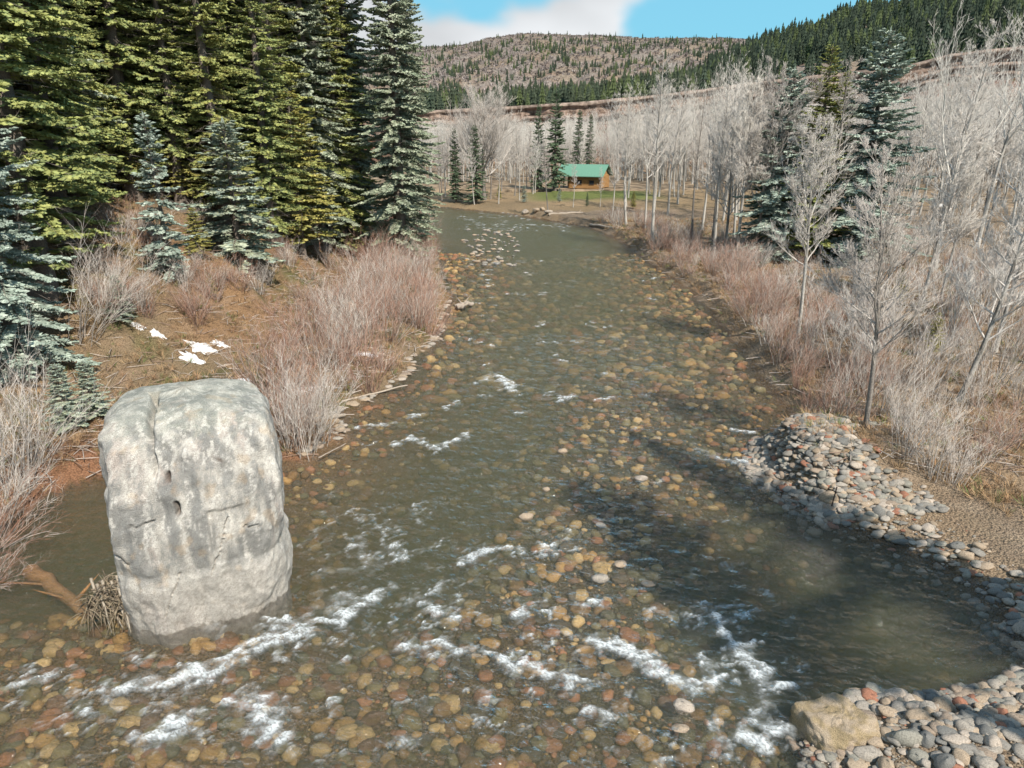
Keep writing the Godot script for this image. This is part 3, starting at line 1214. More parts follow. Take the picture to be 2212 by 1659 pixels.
# ------------------------------------------------------------------ the great boulder
func make_boulder() -> void:
	var f := FastNoiseLite.new()
	f.seed = 12
	f.frequency = 0.5
	f.fractal_octaves = 4
	var fine := FastNoiseLite.new()
	fine.seed = 13
	fine.frequency = 2.2
	fine.fractal_octaves = 4
	var mb := MB.new()
	var W := 420
	var H := 250
	var top := 4.72
	# half widths (left, right), half depth and how far the section sits back, by height
	var hs := [-1.2, 0.0, 0.35, 0.9, 1.15, 1.45, 2.1, 3.0, 3.9, 4.72]
	var lw := [1.8, 1.80, 1.84, 1.86, 1.84, 1.80, 1.84, 1.88, 1.84, 1.62]
	var rw := [1.7, 1.72, 1.78, 1.84, 1.82, 1.70, 1.78, 1.84, 1.82, 1.66]
	var dp_ := [1.5, 1.52, 1.58, 1.60, 1.58, 1.50, 1.50, 1.45, 1.35, 1.20]
	var back := [0.1, 0.06, 0.02, 0.02, 0.05, 0.10, 0.12, 0.22, 0.42, 0.75]
	var pick := func(arr: Array, y: float) -> float:
		for k in hs.size() - 1:
			if y <= hs[k + 1]:
				return lerpf(arr[k], arr[k + 1], clampf((y - hs[k]) / (hs[k + 1] - hs[k]), 0.0, 1.0))
		return arr[arr.size() - 1]
	for j in H:
		var t := float(j) / (H - 1)
		# the upper rows round over and close the top
		var shrink := 1.0
		var y := lerpf(-1.2, 3.9, minf(t / 0.72, 1.0))
		if t > 0.72:
			var w := (t - 0.72) / 0.28 * PI / 2.0
			shrink = pow(maxf(cos(w), 0.0), 0.45) if t < 1.0 else 0.0
			y = 3.9 + (top - 3.9) * pow(sin(w), 0.68)
		var l: float = pick.call(lw, y)
		var r: float = pick.call(rw, y)
		var dd: float = pick.call(dp_, y)
		var bz: float = pick.call(back, y)
		for i in W:
			var a := TAU * i / W
			var cx := cos(a)
			var cz := sin(a)
			var e := lerpf(2.3, 4.2, sm(0.2, 2.2, y))
			var rad := pow(pow(absf(cx), e) + pow(absf(cz), e), -1.0 / e)
			var sx := cx * rad
			var sz := cz * rad
			var x := sx * (r if sx > 0.0 else l) * shrink
			var z := sz * dd * shrink - bz
			var p := Vector3(x, y, z)
			for pl in [[Vector3(-0.72, 0.62, 0.30), 3.98], [Vector3(0.80, 0.55, 0.22), 3.95], [Vector3(0.04, 0.40, 0.915), 2.62], [Vector3(0.72, 0.04, 0.69), 1.98], [Vector3(-0.66, 0.02, 0.75), 1.90], [Vector3(0.05, -0.10, 0.99), 1.32], [Vector3(0.30, 0.95, 0.05), 4.62], [Vector3(-0.98, 0.05, 0.2), 1.86]]:
				var over: float = p.dot(pl[0]) - pl[1]
				if over > 0.0:
					p -= pl[0] * over * 0.9
			var out := Vector3(x, 0, z * 1.2).normalized() if shrink > 0.3 else Vector3.UP
			var blocky := f.get_noise_3d(p.x * 1.1, p.y * 0.7, p.z * 1.1)
			var disp := 0.14 * blocky - 0.16 * absf(f.get_noise_3d(p.x * 1.3 + 8.0, p.y * 0.8, p.z * 1.3)) + 0.05 * fine.get_noise_3d(p.x, p.y * 0.6, p.z)
			# vertical flutes of the weathered face
			disp += 0.05 * f.get_noise_3d(p.x * 4.0, p.y * 0.5, p.z * 4.0)
			if sz > 0.0:
				# joint down from the top
				var jx := -0.62 + 0.02 * sin(y * 7.0)
				var jd := absf(x - jx)
				disp -= 0.24 * exp(-jd * jd / 0.0016) * sm(3.2, 4.1, y)
				if x < jx:
					disp -= 0.05 * sm(3.0, 3.8, y)
				# a row of pits
				var gx := -0.33 + 0.05 * sin(y * 5.0)
				var pit := exp(-pow((x - gx) / 0.035, 2.0)) * sm(0.1, 0.35, sin(y * 9.0 + 1.0)) * sm(2.65, 2.75, y) * sm(3.65, 3.5, y)
				disp -= 0.22 * pit
				# scooped scar to the right of it
				disp -= 0.06 * sm(0.22, 0.30, x) * sm(1.2, 0.9, x) * sm(2.75, 2.68, y) * sm(1.45, 1.6, y)
				# hairline cracks
				for ck in [[-1.0, 2.62, 0.24, 0.15], [-1.55, 1.95, 0.2, -0.9], [-0.62, 1.0, 0.22, 2.4], [0.42, 1.9, 0.25, 2.6], [1.1, 2.2, 0.14, -0.1]]:
					var dx: float = x - ck[0]
					var cy: float = ck[1] + dx * ck[3] + 0.10 * fine.get_noise_2d(dx * 2.0 + ck[0] * 9.0, 4.0)
					if absf(dx) < ck[2]:
						disp -= 0.09 * exp(-pow((y - cy) / 0.022, 2.0))
			p += out * disp
			if sz > -0.3 and y > 3.9:
				p.y -= 0.34 * exp(-pow((x + 0.62) / 0.07, 2.0)) * sm(3.9, 4.5, y)
			mb.v.append(p)
			# rock colours: pale worn foot, grey lichen above, pink and tan veins
			var m1 := f.get_noise_3d(p.x * 1.5 + 7.0, p.y * 0.5, p.z * 1.5)
			var m2 := fine.get_noise_3d(p.x * 0.9, p.y * 0.25 + 3.0, p.z * 0.9)
			var m3 := fine.get_noise_3d(p.x * 2.2 + 5.0, p.y * 2.0, p.z * 2.2)
			var st := fine.get_noise_3d(p.x * 1.9 + 40.0, p.y * 0.16, p.z * 1.9)      # run-off streaks
			var sp := fine.get_noise_3d(p.x * 6.0, p.y * 5.0, p.z * 6.0)              # lichen specks
			var c := lin(0.55, 0.52, 0.48)
			c = c.lerp(lin(0.56, 0.47, 0.43), sm(0.0, 0.35, m1) * 0.6)
			c = c.lerp(lin(0.30, 0.295, 0.285), sm(-0.08, 0.28, m2 + 0.12 + 0.35 * sp) * 0.9 * sm(0.9, 1.6, p.y + 0.5 * m1))
			c = c.lerp(lin(0.19, 0.195, 0.195), sm(0.14, 0.42, st + 0.6 * sp) * 0.5 * sm(1.0, 1.9, p.y))
			c = c.lerp(lin(0.66, 0.63, 0.59), sm(0.10, 0.36, -st + 0.4 * sp) * 0.7)
			c = c.lerp(lin(0.47, 0.31, 0.16), sm(0.26, 0.46, fine.get_noise_3d(p.x * 0.8 + 20.0, p.y * 0.6, p.z)) * 0.28)
			c = c.lerp(lin(0.54, 0.50, 0.46), sm(1.40, 1.0, p.y + 0.35 * m1) * 0.65)
			c = c.lerp(lin(0.40, 0.44, 0.36), sm(4.0, 4.7, p.y + 0.4 * m3) * 0.3)
			c = c * (1.0 + 0.42 * sp)
			c = c.lerp(lin(0.16, 0.14, 0.115), sm(0.075, 0.03, p.y + 0.10 * m3) * 0.7)      # wet foot
			if sz > 0.0:
				# brown iron stain in the row of pits, and in the joint
				var qx := -0.33 + 0.05 * sin(p.y * 5.0)
				var iron := exp(-pow((x - qx) / 0.045, 2.0)) * sm(-0.1, 0.3, sin(p.y * 9.0 + 1.0)) * sm(2.65, 2.75, p.y) * sm(3.65, 3.55, p.y)
				iron = maxf(iron, exp(-pow((x - 0.62) / 0.10, 2.0) - pow((p.y - 3.7 + 0.5 * (x - 0.62)) / 0.05, 2.0)) * 0.8)
				iron = maxf(iron, 0.7 * exp(-pow((x + 1.45) / 0.12, 2.0) - pow((p.y - 1.95 + 0.9 * (x + 1.45)) / 0.035, 2.0)))
				c = c.lerp(lin(0.085, 0.05, 0.035), clampf(iron * (1.0 + sp), 0.0, 1.0) * 0.85)
			mb.c.append(c)
	for j in H - 1:
		for i in W:
			var q := j * W + i
			var q2 := j * W + (i + 1) % W
			mb.i.append_array(PackedInt32Array([q, q2, q + W, q2, q2 + W, q + W]))
	smooth(mb)
	var o := one("boulder", mb.mesh(M.boulder), "huge pale grey sandstone boulder standing in the river, cracked and streaked", "boulder")
	o.position = Vector3(-6.95, 0, -14.05)
	o.rotation.y = deg_to_rad(20.0)
	# drift of dead grass and roots caught against it
	var pile := MB.new()
	rng.seed = 91
	for k in 420:
		var b := Vector3(rf(-0.45, 0.55), rf(0.0, 0.75), rf(-0.35, 0.35))
		b.y *= 1.0 - absf(b.x) * 0.9
		var d := Vector3(rf(-0.2, 0.9), rf(-0.9, 0.35), rf(-0.4, 0.7)).normalized() * rf(0.25, 0.7)
		var col := lin(0.40, 0.33, 0.23).lerp(lin(0.25, 0.20, 0.15), rng.randf())
		pile.tube(PackedVector3Array([b, b + d * 0.5 + Vector3.UP * 0.05, b + d]), PackedFloat32Array([0.016, 0.012, 0.004]), 3, col)
	for k in 9:
		var b := Vector3(rf(-0.4, 0.4), 0.7, rf(-0.2, 0.2))
		pile.tube(PackedVector3Array([b, b + Vector3(0.15, -0.4, 0.15), b + Vector3(rf(0.2, 0.5), -1.0, 0.35)]), PackedFloat32Array([0.035, 0.028, 0.012]), 6, lin(0.42, 0.37, 0.30))
	var dp := one("drift_pile", pile.mesh(M.bark), "tangle of dead grass and roots caught against the huge boulder", "driftwood")
	dp.position = flat(235, 1335) + Vector3(0, 0.15, -0.2)

# ------------------------------------------------------------------ stones
func make_stones() -> void:
	rng.seed = 200
	var shapes := []
	for k in 6:
		shapes.append(pebble(40 + k, rf(0.5, 0.75)))
	var sharp := []
	for k in 3:
		sharp.append(pebble(70 + k, 0.7, 14, 10, 9))
	var mixed := shapes.slice(0, 4) + sharp.slice(0, 2)
	var bed_cols := [lin(0.27, 0.16, 0.06), lin(0.16, 0.095, 0.042), lin(0.145, 0.115, 0.055), lin(0.095, 0.085, 0.05), lin(0.21, 0.10, 0.05), lin(0.07, 0.055, 0.035), lin(0.32, 0.22, 0.10), lin(0.12, 0.07, 0.04)]
	var dry_cols := [lin(0.38, 0.34, 0.29), lin(0.28, 0.26, 0.23), lin(0.42, 0.33, 0.24), lin(0.21, 0.205, 0.19), lin(0.48, 0.41, 0.34), lin(0.33, 0.26, 0.20), lin(0.36, 0.17, 0.11), lin(0.31, 0.295, 0.25)]
	var bed_mats := tinted(bed_cols.map(func(c): return c * 1.35))
	var dry_mats := tinted(dry_cols)
	# --- river bed
	var list := []
	for k in 40000:
		var z := -7.5 - pow(rng.randf(), 1.5) * 58.0
		var x := rf(-16.0, 12.5)
		var s := sd(x, z)
		if s > -0.4:
			continue
		var r := 0.03 + 0.19 * pow(rng.randf(), 3.2)
		if z < -28.0:
			r *= 1.5
		var brown := x < -9.0 and z > -21.0 and z < -14.0
		if brown:
			continue
		list.append([r, x, z])
	list.sort_custom(func(a, b): return a[0] / (6.0 - a[2]) > b[0] / (6.0 - b[2]))
	var where := [[], [], [], [], [], []]
	var tint := []
	for k in 6:
		tint.append(PackedColorArray())
	var count := 0
	for e in list:
		var r: float = e[0]
		var k := int(rng.randi() % 6)
		var ci := int(rng.randi() % 8)
		var b := Basis.from_euler(Vector3(rf(-0.35, 0.35), rf(0, TAU), rf(-0.35, 0.35))).scaled(Vector3(r * rf(0.85, 1.3), r * rf(0.7, 1.0), r))
		var p := Vector3(e[1], th(e[1], e[2]) + r * 0.22, e[2])
		var pc := picture(p)
		if count < 300 and pc.x > 0 and pc.x < 2212 and pc.y < 1659:
			count += 1
			var o := one("river_cobble", shapes[k], bed_names[ci] + " cobble lying under the clear shallow water", "stone", "cobbles on the river bed")
			o.material_override = bed_mats[ci]
			o.transform = Transform3D(b, p)
			continue
		where[k].append(Transform3D(b, p))
		tint[k].append(bed_cols[ci] * rf(1.0, 1.9))
	for k in 6:
		copies("river_bed_stones", shapes[k], where[k], tint[k], "smaller brown and grey stones covering the river bed", "stones")
	# --- dry cobbles of the bars
	list.clear()
	for k in 27000:
		var x := 0.0
		var z := 0.0
		var roll := rng.randf()
		if roll < 0.45:
			x = rf(7.2, 13.2)
			z = rf(-23.2, -17.2)
		elif roll < 0.72:
			x = rf(5.0, 14.0)
			z = rf(-11.4, -6.5)
		else:
			x = rf(8.5, 15.0)
			z = rf(-18.5, -10.5)
		var s := sd(x, z)
		if s < -0.45:
			continue
		var keep := sm(1.7, 0.2, s) * 0.55 if roll > 0.45 or x > 11.9 else sm(2.9, 1.8, s)
		if roll > 0.45 and roll < 0.72:
			keep = 1.0
		if rng.randf() > keep:
			continue
		var r := 0.02 + 0.17 * pow(rng.randf(), 3.8)
		list.append([r, x, z, s])
	list.sort_custom(func(a, b): return a[0] / (6.0 - a[2]) > b[0] / (6.0 - b[2]))
	where = [[], [], [], [], [], []]
	tint = []
	for k in 6:
		tint.append(PackedColorArray())
	count = 0
	for e in list:
		var r: float = e[0]
		var k := int(rng.randi() % 6)
		var ci := int(rng.randi() % 8)
		if ci == 6 and rng.randf() < 0.6:
			ci = 0
		var b := Basis.from_euler(Vector3(rf(-0.5, 0.5), rf(0, TAU), rf(-0.5, 0.5))).scaled(Vector3(r * rf(0.85, 1.5), r * rf(0.5, 1.1), r))
		var p := Vector3(e[1], th(e[1], e[2]) + r * rf(0.05, 0.35), e[2])
		var pc := picture(p)
		if count < 300 and pc.x > 0 and pc.x < 2212 and pc.y < 1659:
			count += 1
			var o := one("bank_cobble", mixed[k], dry_names[ci] + " dry cobble on the stony bar beside the pool", "stone", "dry cobbles on the bars")
			o.material_override = dry_mats[ci]
			o.transform = Transform3D(b, p)
			continue
		where[k].append(Transform3D(b, p))
		tint[k].append(dry_cols[ci] * rf(0.8, 1.2))
	for k in 6:
		copies("bank_stones", mixed[k], where[k], tint[k], "smaller dry stones covering the bars", "stones")
	# --- pale stones breaking the surface far up the river
	for k in 90:
		var px := 1000.0 + 120.0 * rng.randf()
		var py := 495.0 + 80.0 * pow(rng.randf(), 1.1)
		var p := flat(px, py)
		if sd(p.x, p.z) > -0.1:
			continue
		var r := rf(0.10, 0.26)
		var o := one("shoal_stone", shapes[k % 6], "pale stone breaking the surface on the shoal under the willows", "stone", "pale stones on the shoal")
		o.material_override = dry_mats[k % 3]
		o.transform = Transform3D(Basis(Vector3.UP, rf(0, TAU)).scaled(Vector3(r * 1.3, r * 0.8, r)), p)
	# --- stones that break the surface near by: picture place, radius
	for e in [[1478, 1520, 0.21, 4], [1400, 1258, 0.16, 2], [1138, 1112, 0.2, 2], [1298, 1132, 0.15, 4], [1340, 1215, 0.18, 2], [1297, 1245, 0.22, 0], [1692, 925, 0.17, 0], [1215, 972, 0.18, 2], [2070, 1525, 0.2, 5], [1650, 1030, 0.14, 2], [1180, 1055, 0.13, 2], [1385, 1030, 0.2, 4], [1470, 1570, 0.15, 2]]:
		var p := flat(e[0], e[1])
		var r: float = e[2] * 0.82
		var o := one("emergent_stone", shapes[int(e[0]) % 6], dry_names[e[3]] + " stone with its top just out of the water", "stone", "stones with their tops out of the water")
		o.material_override = dry_mats[e[3]]
		o.transform = Transform3D(Basis(Vector3.UP, rf(0, TAU)).scaled(Vector3(r * 1.35, r * 0.8, r)), p + Vector3.DOWN * r * 0.3)
	# --- angular sandstone block at the tip of the lower bar
	rng.seed = 321
	var blk := MB.new()
	var pl := [[Vector3(-0.1, 1, 0.05), 0.40], [Vector3(0.15, 0.25, 1), 0.52], [Vector3(-1, 0.15, 0.25), 0.62], [Vector3(1, 0.3, 0.1), 0.72], [Vector3(-0.6, 0.1, 0.9), 0.60], [Vector3(0, 0, -1), 0.55], [Vector3(0, -1, 0), 0.5], [Vector3(-0.5, 0.8, 0.5), 0.52], [Vector3(0.7, 0.75, -0.3), 0.62], [Vector3(0.3, 0.7, 0.7), 0.55]]
	var fn := FastNoiseLite.new()
	fn.frequency = 1.6
	fn.fractal_octaves = 4
	var lo := 72
	var la := 48
	for j in la + 1:
		for i in lo + 1:
			var a := PI * j / la
			var b := TAU * (i % lo) / lo
			var d := Vector3(sin(a) * cos(b), cos(a), sin(a) * sin(b))
			var rr := 2.0
			for q in pl:
				var nn: Vector3 = q[0].normalized()
				var g: float = d.dot(nn)
				if g > 0.02:
					rr = minf(rr, q[1] / g)
			var p := d * rr
			p += d * (0.10 * fn.get_noise_3dv(p) + 0.05 * fn.get_noise_3dv(p * 4.0))
			blk.v.append(p)
			blk.c.append(lin(0.40, 0.31, 0.19).lerp(lin(0.50, 0.40, 0.30), sm(-0.2, 0.3, fn.get_noise_3dv(p * 2.0 + Vector3.ONE))) .lerp(lin(0.22, 0.18, 0.12), sm(0.2, 0.5, fn.get_noise_3dv(p * 6.0)) * 0.6))
	grid(blk, lo + 1, la + 1)
	smooth(blk)
	var bo := one("sandstone_block", blk.mesh(M.boulder), "angular tan sandstone block at the tip of the lower cobble bar", "rock")
	bo.position = flat(1812, 1595) + Vector3(0, 0.12, -0.05)
	bo.rotation_degrees.y = 10.0
	bo.scale = Vector3.ONE * 0.86
	for e in [[2086, 1212, 0.17], [2112, 1188, 0.15], [1790, 1085, 0.26], [1158, 460, 0.5], [1135, 462, 0.55], [1185, 462, 0.45], [1172, 455, 0.4], [2010, 980, 0.25]]:
		var p := hit(e[0], e[1])
		var r: float = e[2]
		var o := one("angular_rock", sharp[int(e[0]) % 3], "broken pale rock with sharp edges beside the water", "rock", "broken rocks beside the water")
		o.material_override = dry_mats[2 if int(e[0]) % 2 == 0 else 4]
		o.transform = Transform3D(Basis(Vector3.UP, rf(0, TAU)).scaled(Vector3(r * 1.3, r * 1.1, r)), p + Vector3.UP * r * 0.4)
	# stones at the foot of the willow bank
	for k in 110:
		var z := -21.0 - 24.0 * rng.randf()
		var x := -9.0
		while sd(x, z) > rf(-0.05, 0.25) and x < 0.0:
			x += 0.1
		var r := rf(0.07, 0.22)
		var o := one("bank_foot_stone", shapes[k % 6] if k % 3 else sharp[k % 2], "pale stone at the water's edge below the willows", "stone", "stones at the water's edge below the willows")
		o.material_override = dry_mats[[0, 2, 4, 5][k % 4]]
		o.transform = Transform3D(Basis(Vector3.UP, rf(0, TAU)).scaled(Vector3(r * 1.4, r * 0.7, r)), Vector3(x, maxf(th(x, z), -0.05) + r * 0.15, z))

var bed_names := ["ochre", "brown", "olive brown", "dark olive", "rusty", "dark brown", "yellow tan", "reddish brown"]
var dry_names := ["light grey", "grey", "tan", "dark grey", "cream", "brown", "brick red", "greenish grey"]

func tinted(cols: Array) -> Array:
	var out := []
	for c in cols:
		var m: StandardMaterial3D = M.stone.duplicate()
		m.albedo_color = c.linear_to_srgb()
		out.append(m)
	return out

# ------------------------------------------------------------------ conifers
func plant(called: String, kind: Array, p: Vector3, s: Vector3, label: String, category: String, group: String, second := "crown", tilt := Vector3.ZERO) -> void:
	var o := thing(called, label, category, p, group)
	var b := Basis.from_euler(tilt) * Basis(Vector3.UP, rf(0, TAU)).scaled(s)
	part("trunk", kind[0], o).basis = b
	part(second, kind[1], o).basis = b

var fir_labels := ["tall full green fir in the dense wood on the slope", "thin green fir with a long bare lower trunk in the dense wood", "tall yellow green fir with drooping boughs in the dense wood", "grey green spruce among the firs of the dense wood"]
var aspen_labels := ["straight pale aspen of the leafless grove across the river", "forked pale aspen of the leafless grove across the river", "leaning grey trunked tree of the leafless grove across the river", "low forked grey tree of the leafless grove across the river"]

func make_conifers() -> void:
	rng.seed = 300
	var bark := lin(0.25, 0.21, 0.18)
	var blue := [lin(0.29, 0.345, 0.295), lin(0.235, 0.285, 0.24), lin(0.36, 0.41, 0.355)]
	var green := [lin(0.245, 0.27, 0.10), lin(0.29, 0.31, 0.11), lin(0.20, 0.24, 0.10)]
	var yellow := [lin(0.27, 0.255, 0.075), lin(0.225, 0.22, 0.07), lin(0.32, 0.28, 0.095)]
	var teal := [lin(0.27, 0.30, 0.215), lin(0.22, 0.26, 0.185), lin(0.33, 0.36, 0.275)]
	var kinds := {
		"blue": [conifer(13.0, 3.3, 0.5, 0.40, 0.12, 0.30, blue, 0.05, bark, 0.058)],
		"teal": [conifer(30.0, 3.9, 0.8, 0.46, 0.13, 0.36, teal, 0.05, bark, 0.07)],
		"green": [conifer(26.0, 3.4, 1.5, 0.52, 0.15, 0.30, green, 0.12, bark, 0.065), conifer(25.0, 3.1, 4.5, 0.55, 0.15, 0.26, green, 0.22, bark, 0.065), conifer(27.0, 3.3, 2.0, 0.52, 0.15, 0.34, [green[1], yellow[1], green[0]], 0.14, bark, 0.065)],
		"pine": [conifer(24.0, 2.6, 14.0, 0.5, 0.18, 0.25, green, 0.1, bark, 0.08)],
		"yellow": [conifer(9.5, 2.2, 1.4, 0.36, 0.13, 0.28, yellow, 0.12, bark, 0.06)],
		"small_blue": [conifer(7.5, 1.35, 0.5, 0.33, 0.11, 0.30, blue, 0.22, bark, 0.05), conifer(6.5, 1.6, 0.6, 0.30, 0.11, 0.25, [blue[1], teal[2], teal[0]], 0.10, bark, 0.05)],
		"deep": [conifer(24.0, 3.3, 0.8, 0.48, 0.16, 0.34, [green[0], yellow[1], green[1]], 0.06, bark, 0.06)],
		"far": [conifer(14.0, 2.2, 0.8, 0.48, 0.19, 0.28, [lin(0.12, 0.165, 0.10), lin(0.095, 0.14, 0.08)], 0.06, bark, 0.085)],
	}
	# [kind, px, py of the foot, height or -top row, width factor, label]
	var g := "conifers on the slope"
	var put := [
		["blue", 40, 800, 12.5, 1.0, "broad frosty blue spruce standing over the bare shrubs at the still pool"],
		["green", 95, 640, 27.0, 1.15, "tall green spruce behind the broad frosty blue spruce"],
		["small_blue", 368, 606, -238.0, 1.0, "slim sparse blue spruce standing alone on the grassy slope"],
		["small_blue1", 520, 575, -250.0, 1.5, "pale bushy young spruce between the slim blue spruce and the yellow fir"],
		["yellow", 655, 560, -190.0, 1.35, "yellowish fir with dead lower limbs at the forest edge"],
		["deep", 745, 545, 27.0, 1.05, "tall dense yellow green fir next to the big grey green spruce"],
		["teal", 868, 565, 30.0, 1.0, "big grey green spruce at the river end of the conifer slope"],
		["teal", 895, 535, 26.0, 0.95, "second grey green spruce leaning out behind the big one over the willows"],
	]
	for e in put:
		var idx := 1 if String(e[0]).ends_with("1") else 0
		var key := String(e[0]).trim_suffix("1")
		var p := hit(e[1], e[2])
		var h: float = e[3] if e[3] > 0.0 else tall(p, -e[3])
		var k: Array = kinds[key][mini(idx, kinds[key].size() - 1)]
		var h0: float = k[1].get_aabb().end.y
		var s: float = h / h0
		plant("spruce_tree", k, p, Vector3(s * e[4], s, s * e[4]), e[5], "tree", "")
	# the wood that fills the slope
	rng.seed = 310
	var spots := []
	var tries := 0
	while spots.size() < 200 and tries < 9000:
		tries += 1
		var p := Vector3(rf(-52, -6), 0, rf(-72, -20))
		p.y = th(p.x, p.z)
		var s := sd(p.x, p.z)
		if s < 6.5 or s > 40.0:
			continue
		var pc := picture(p)
		if pc.x < -260 or pc.x > 930:
			continue
		# keep the grassy clearing above the boulder open
		if pc.x > 190 and pc.x < 800 and pc.y > 430.0 + 115.0 * clampf((pc.x - 330.0) / 270.0, 0.0, 1.0):
			continue
		if pc.x < 200 and p.z > -33.0:
			continue
		var ok := true
		for q in spots:
			if q.distance_to(p) < 1.7:
				ok = false
				break
		if not ok:
			continue
		spots.append(p)
		var kk: Array = kinds["green"][rng.randi() % 3]
		var sc := rf(0.75, 1.15)
		if rng.randf() < 0.12:
			kk = kinds["teal"][0]
		plant("fir_tree", kk, p, Vector3(sc, sc, sc), fir_labels[kinds["green"].find(kk) if kinds["green"].has(kk) else 3], "tree", "firs in the wood on the slope", "crown", Vector3(rf(-0.04, 0.04), 0, rf(-0.04, 0.04)))
	# small green saplings on the clearing
	rng.seed = 315
	for k in 34:
		var px := rf(190, 760)
		var py := 425.0 + 100.0 * clampf((px - 330.0) / 300.0, 0.0, 1.0) + rf(-40, 12)
		var p := hit(px, py)
		var yk: Array = kinds["yellow"][0] if rng.randf() < 0.6 else kinds["small_blue"][1]
		var ys := rf(0.3, 0.75)
		plant("understory_fir", yk, p, Vector3(ys * 1.2, ys, ys * 1.2), "small fir growing under the tall firs at the edge of the wood", "tree", "small firs under the tall ones")
	for e in [[430, 560, 2.6], [460, 640, 1.1], [205, 905, 2.2], [265, 700, 2.0], [150, 930, 2.4]]:
		var p := hit(e[0], e[1])
		var k: Array = kinds["small_blue"][1] if e[0] < 300 else kinds["yellow"][0]
		var s: float = e[2] / k[1].get_aabb().end.y
		plant("young_fir", k, p, Vector3(s, s, s) * Vector3(1.4, 1, 1.4), "small young fir on the grassy clearing above the boulder", "tree", "young firs on the clearing")
	# conifers among the bare trees
	for e in [["far", 1648, 530, -300.0, 1.7, "dark shaded spruce at the water's edge among bare trees"], ["blue", 1668, 560, -140.0, 1.2, "slim blue spruce rising out of the bare trees next to the green pair"],
			["deep", 1738, 560, -92.0, 1.7, "tall green fir rising out of the bare trees, one of a close pair"], ["deep", 1775, 545, -150.0, 1.45, "shorter yellow green fir close behind the tall green one"],
			["blue", 1846, 560, -55.0, 1.3, "tallest blue spruce among the bare trees beyond the cobble bar"],
			["far", 985, 437, -275.0, 0.9, "narrow spruce on the far shore before the spreading cottonwood"], ["far", 1028, 440, -268.0, 1.15, "full spruce on the far shore before the spreading cottonwood"],
			["far", 1198, 410, -190.0, 1.05, "tall spruce on the flat behind the bare trees near the cabin"], ["far", 1162, 412, -222.0, 0.8, "shorter spruce next to the tall one near the cabin"],
			["far", 1248, 392, -235.0, 0.9, "spruce just behind the green roofed cabin"], ["far", 1272, 390, -245.0, 0.8, "second spruce just behind the green roofed cabin"],
			["yellow", 1078, 432, -398.0, 1.0, "small yellow green fir on the far shore"], ["small_blue", 1132, 437, -400.0, 1.5, "small round blue spruce on the far shore among white trunks"],
			["small_blue", 1208, 437, -405.0, 1.3, "small blue spruce in front of the cabin lawn among white trunks"], ["far", 1268, 446, -415.0, 1.2, "little dark spruce alone on the cabin lawn"], ["yellow", 1367, 452, -412.0, 1.1, "small yellow green fir beside the cabin lawn"],
			["yellow", 1935, 660, 2.2, 1.2, "small green fir in the brush among bare trees"], ["yellow", 2010, 770, 2.0, 1.2, "low green juniper bush beside the bare brush"]]:
		var p := hit(e[1], e[2])
		var h: float = e[3] if e[3] > 0.0 else tall(p, -e[3])
		var k: Array = kinds[e[0]][0]
		var s: float = h / k[1].get_aabb().end.y
		plant("spruce_tree", k, p, Vector3(s * e[4], s, s * e[4]), e[5], "tree", "")
	# two tall conifers just out of view whose shade falls over the pool
	for e in [[14.3, -8.3, 20.5, 0.68], [13.5, -2.0, 23.5, 0.95]]:
		var k: Array = kinds["teal" if e[1] < -5.0 else "pine"][0]
		var s: float = e[2] / k[1].get_aabb().end.y
		plant("spruce_tree", k, Vector3(e[0], th(e[0], e[1]), e[1]), Vector3(s * e[3] * 1.15, s, s * e[3] * 1.15), "tall spruce on the near bank whose shadow falls across the pool", "tree", "spruces shading the pool")
	# standing dead firs with drooping grey limbs
	rng.seed = 330
	for e in [[258, 395, 15.0], [330, 380, 13.0]]:
		var p := hit(e[0], e[1])
		var h: float = e[2]
		var wood := MB.new()
		var br := MB.new()
		var dead := lin(0.36, 0.33, 0.30)
		wood.tube(PackedVector3Array([Vector3(0, -0.3, 0), Vector3(0.1, h * 0.5, 0), Vector3(0, h, 0)]), PackedFloat32Array([0.22, 0.15, 0.03]), 8, dead * 0.8)
		for k in 150:
			var y := lerpf(h * 0.12, h * 0.97, rng.randf())
			var a := rf(0, TAU)
			var l := rf(0.9, 2.8) * (1.1 - y / h * 0.7)
			var d := Vector3(cos(a), 0, sin(a))
			var q0 := Vector3(0.1 * sin(PI * y / h), y, 0)
			var q1 := q0 + d * l * 0.5 + Vector3.UP * 0.05 * l
			var q2 := q0 + d * l * 0.9 + Vector3.DOWN * l * rf(0.2, 0.6)
			br.tube(PackedVector3Array([q0, q1, q2]), PackedFloat32Array([0.018, 0.012, 0.004]), 3, dead)
			for m in 6:
				var b := q1.lerp(q2, rf(-0.6, 1.0))
				br.spike(b, b + (d + Vector3(rf(-1, 1), rf(-1.2, 0.2), rf(-1, 1))).normalized() * rf(0.2, 0.6), 0.006, dead * rf(0.85, 1.1))
		plant("dead_fir", [wood.mesh(M.bark), br.mesh(M.twig)], p, Vector3.ONE, "standing dead fir with bare drooping grey limbs on the slope", "tree", "standing dead firs", "branches")

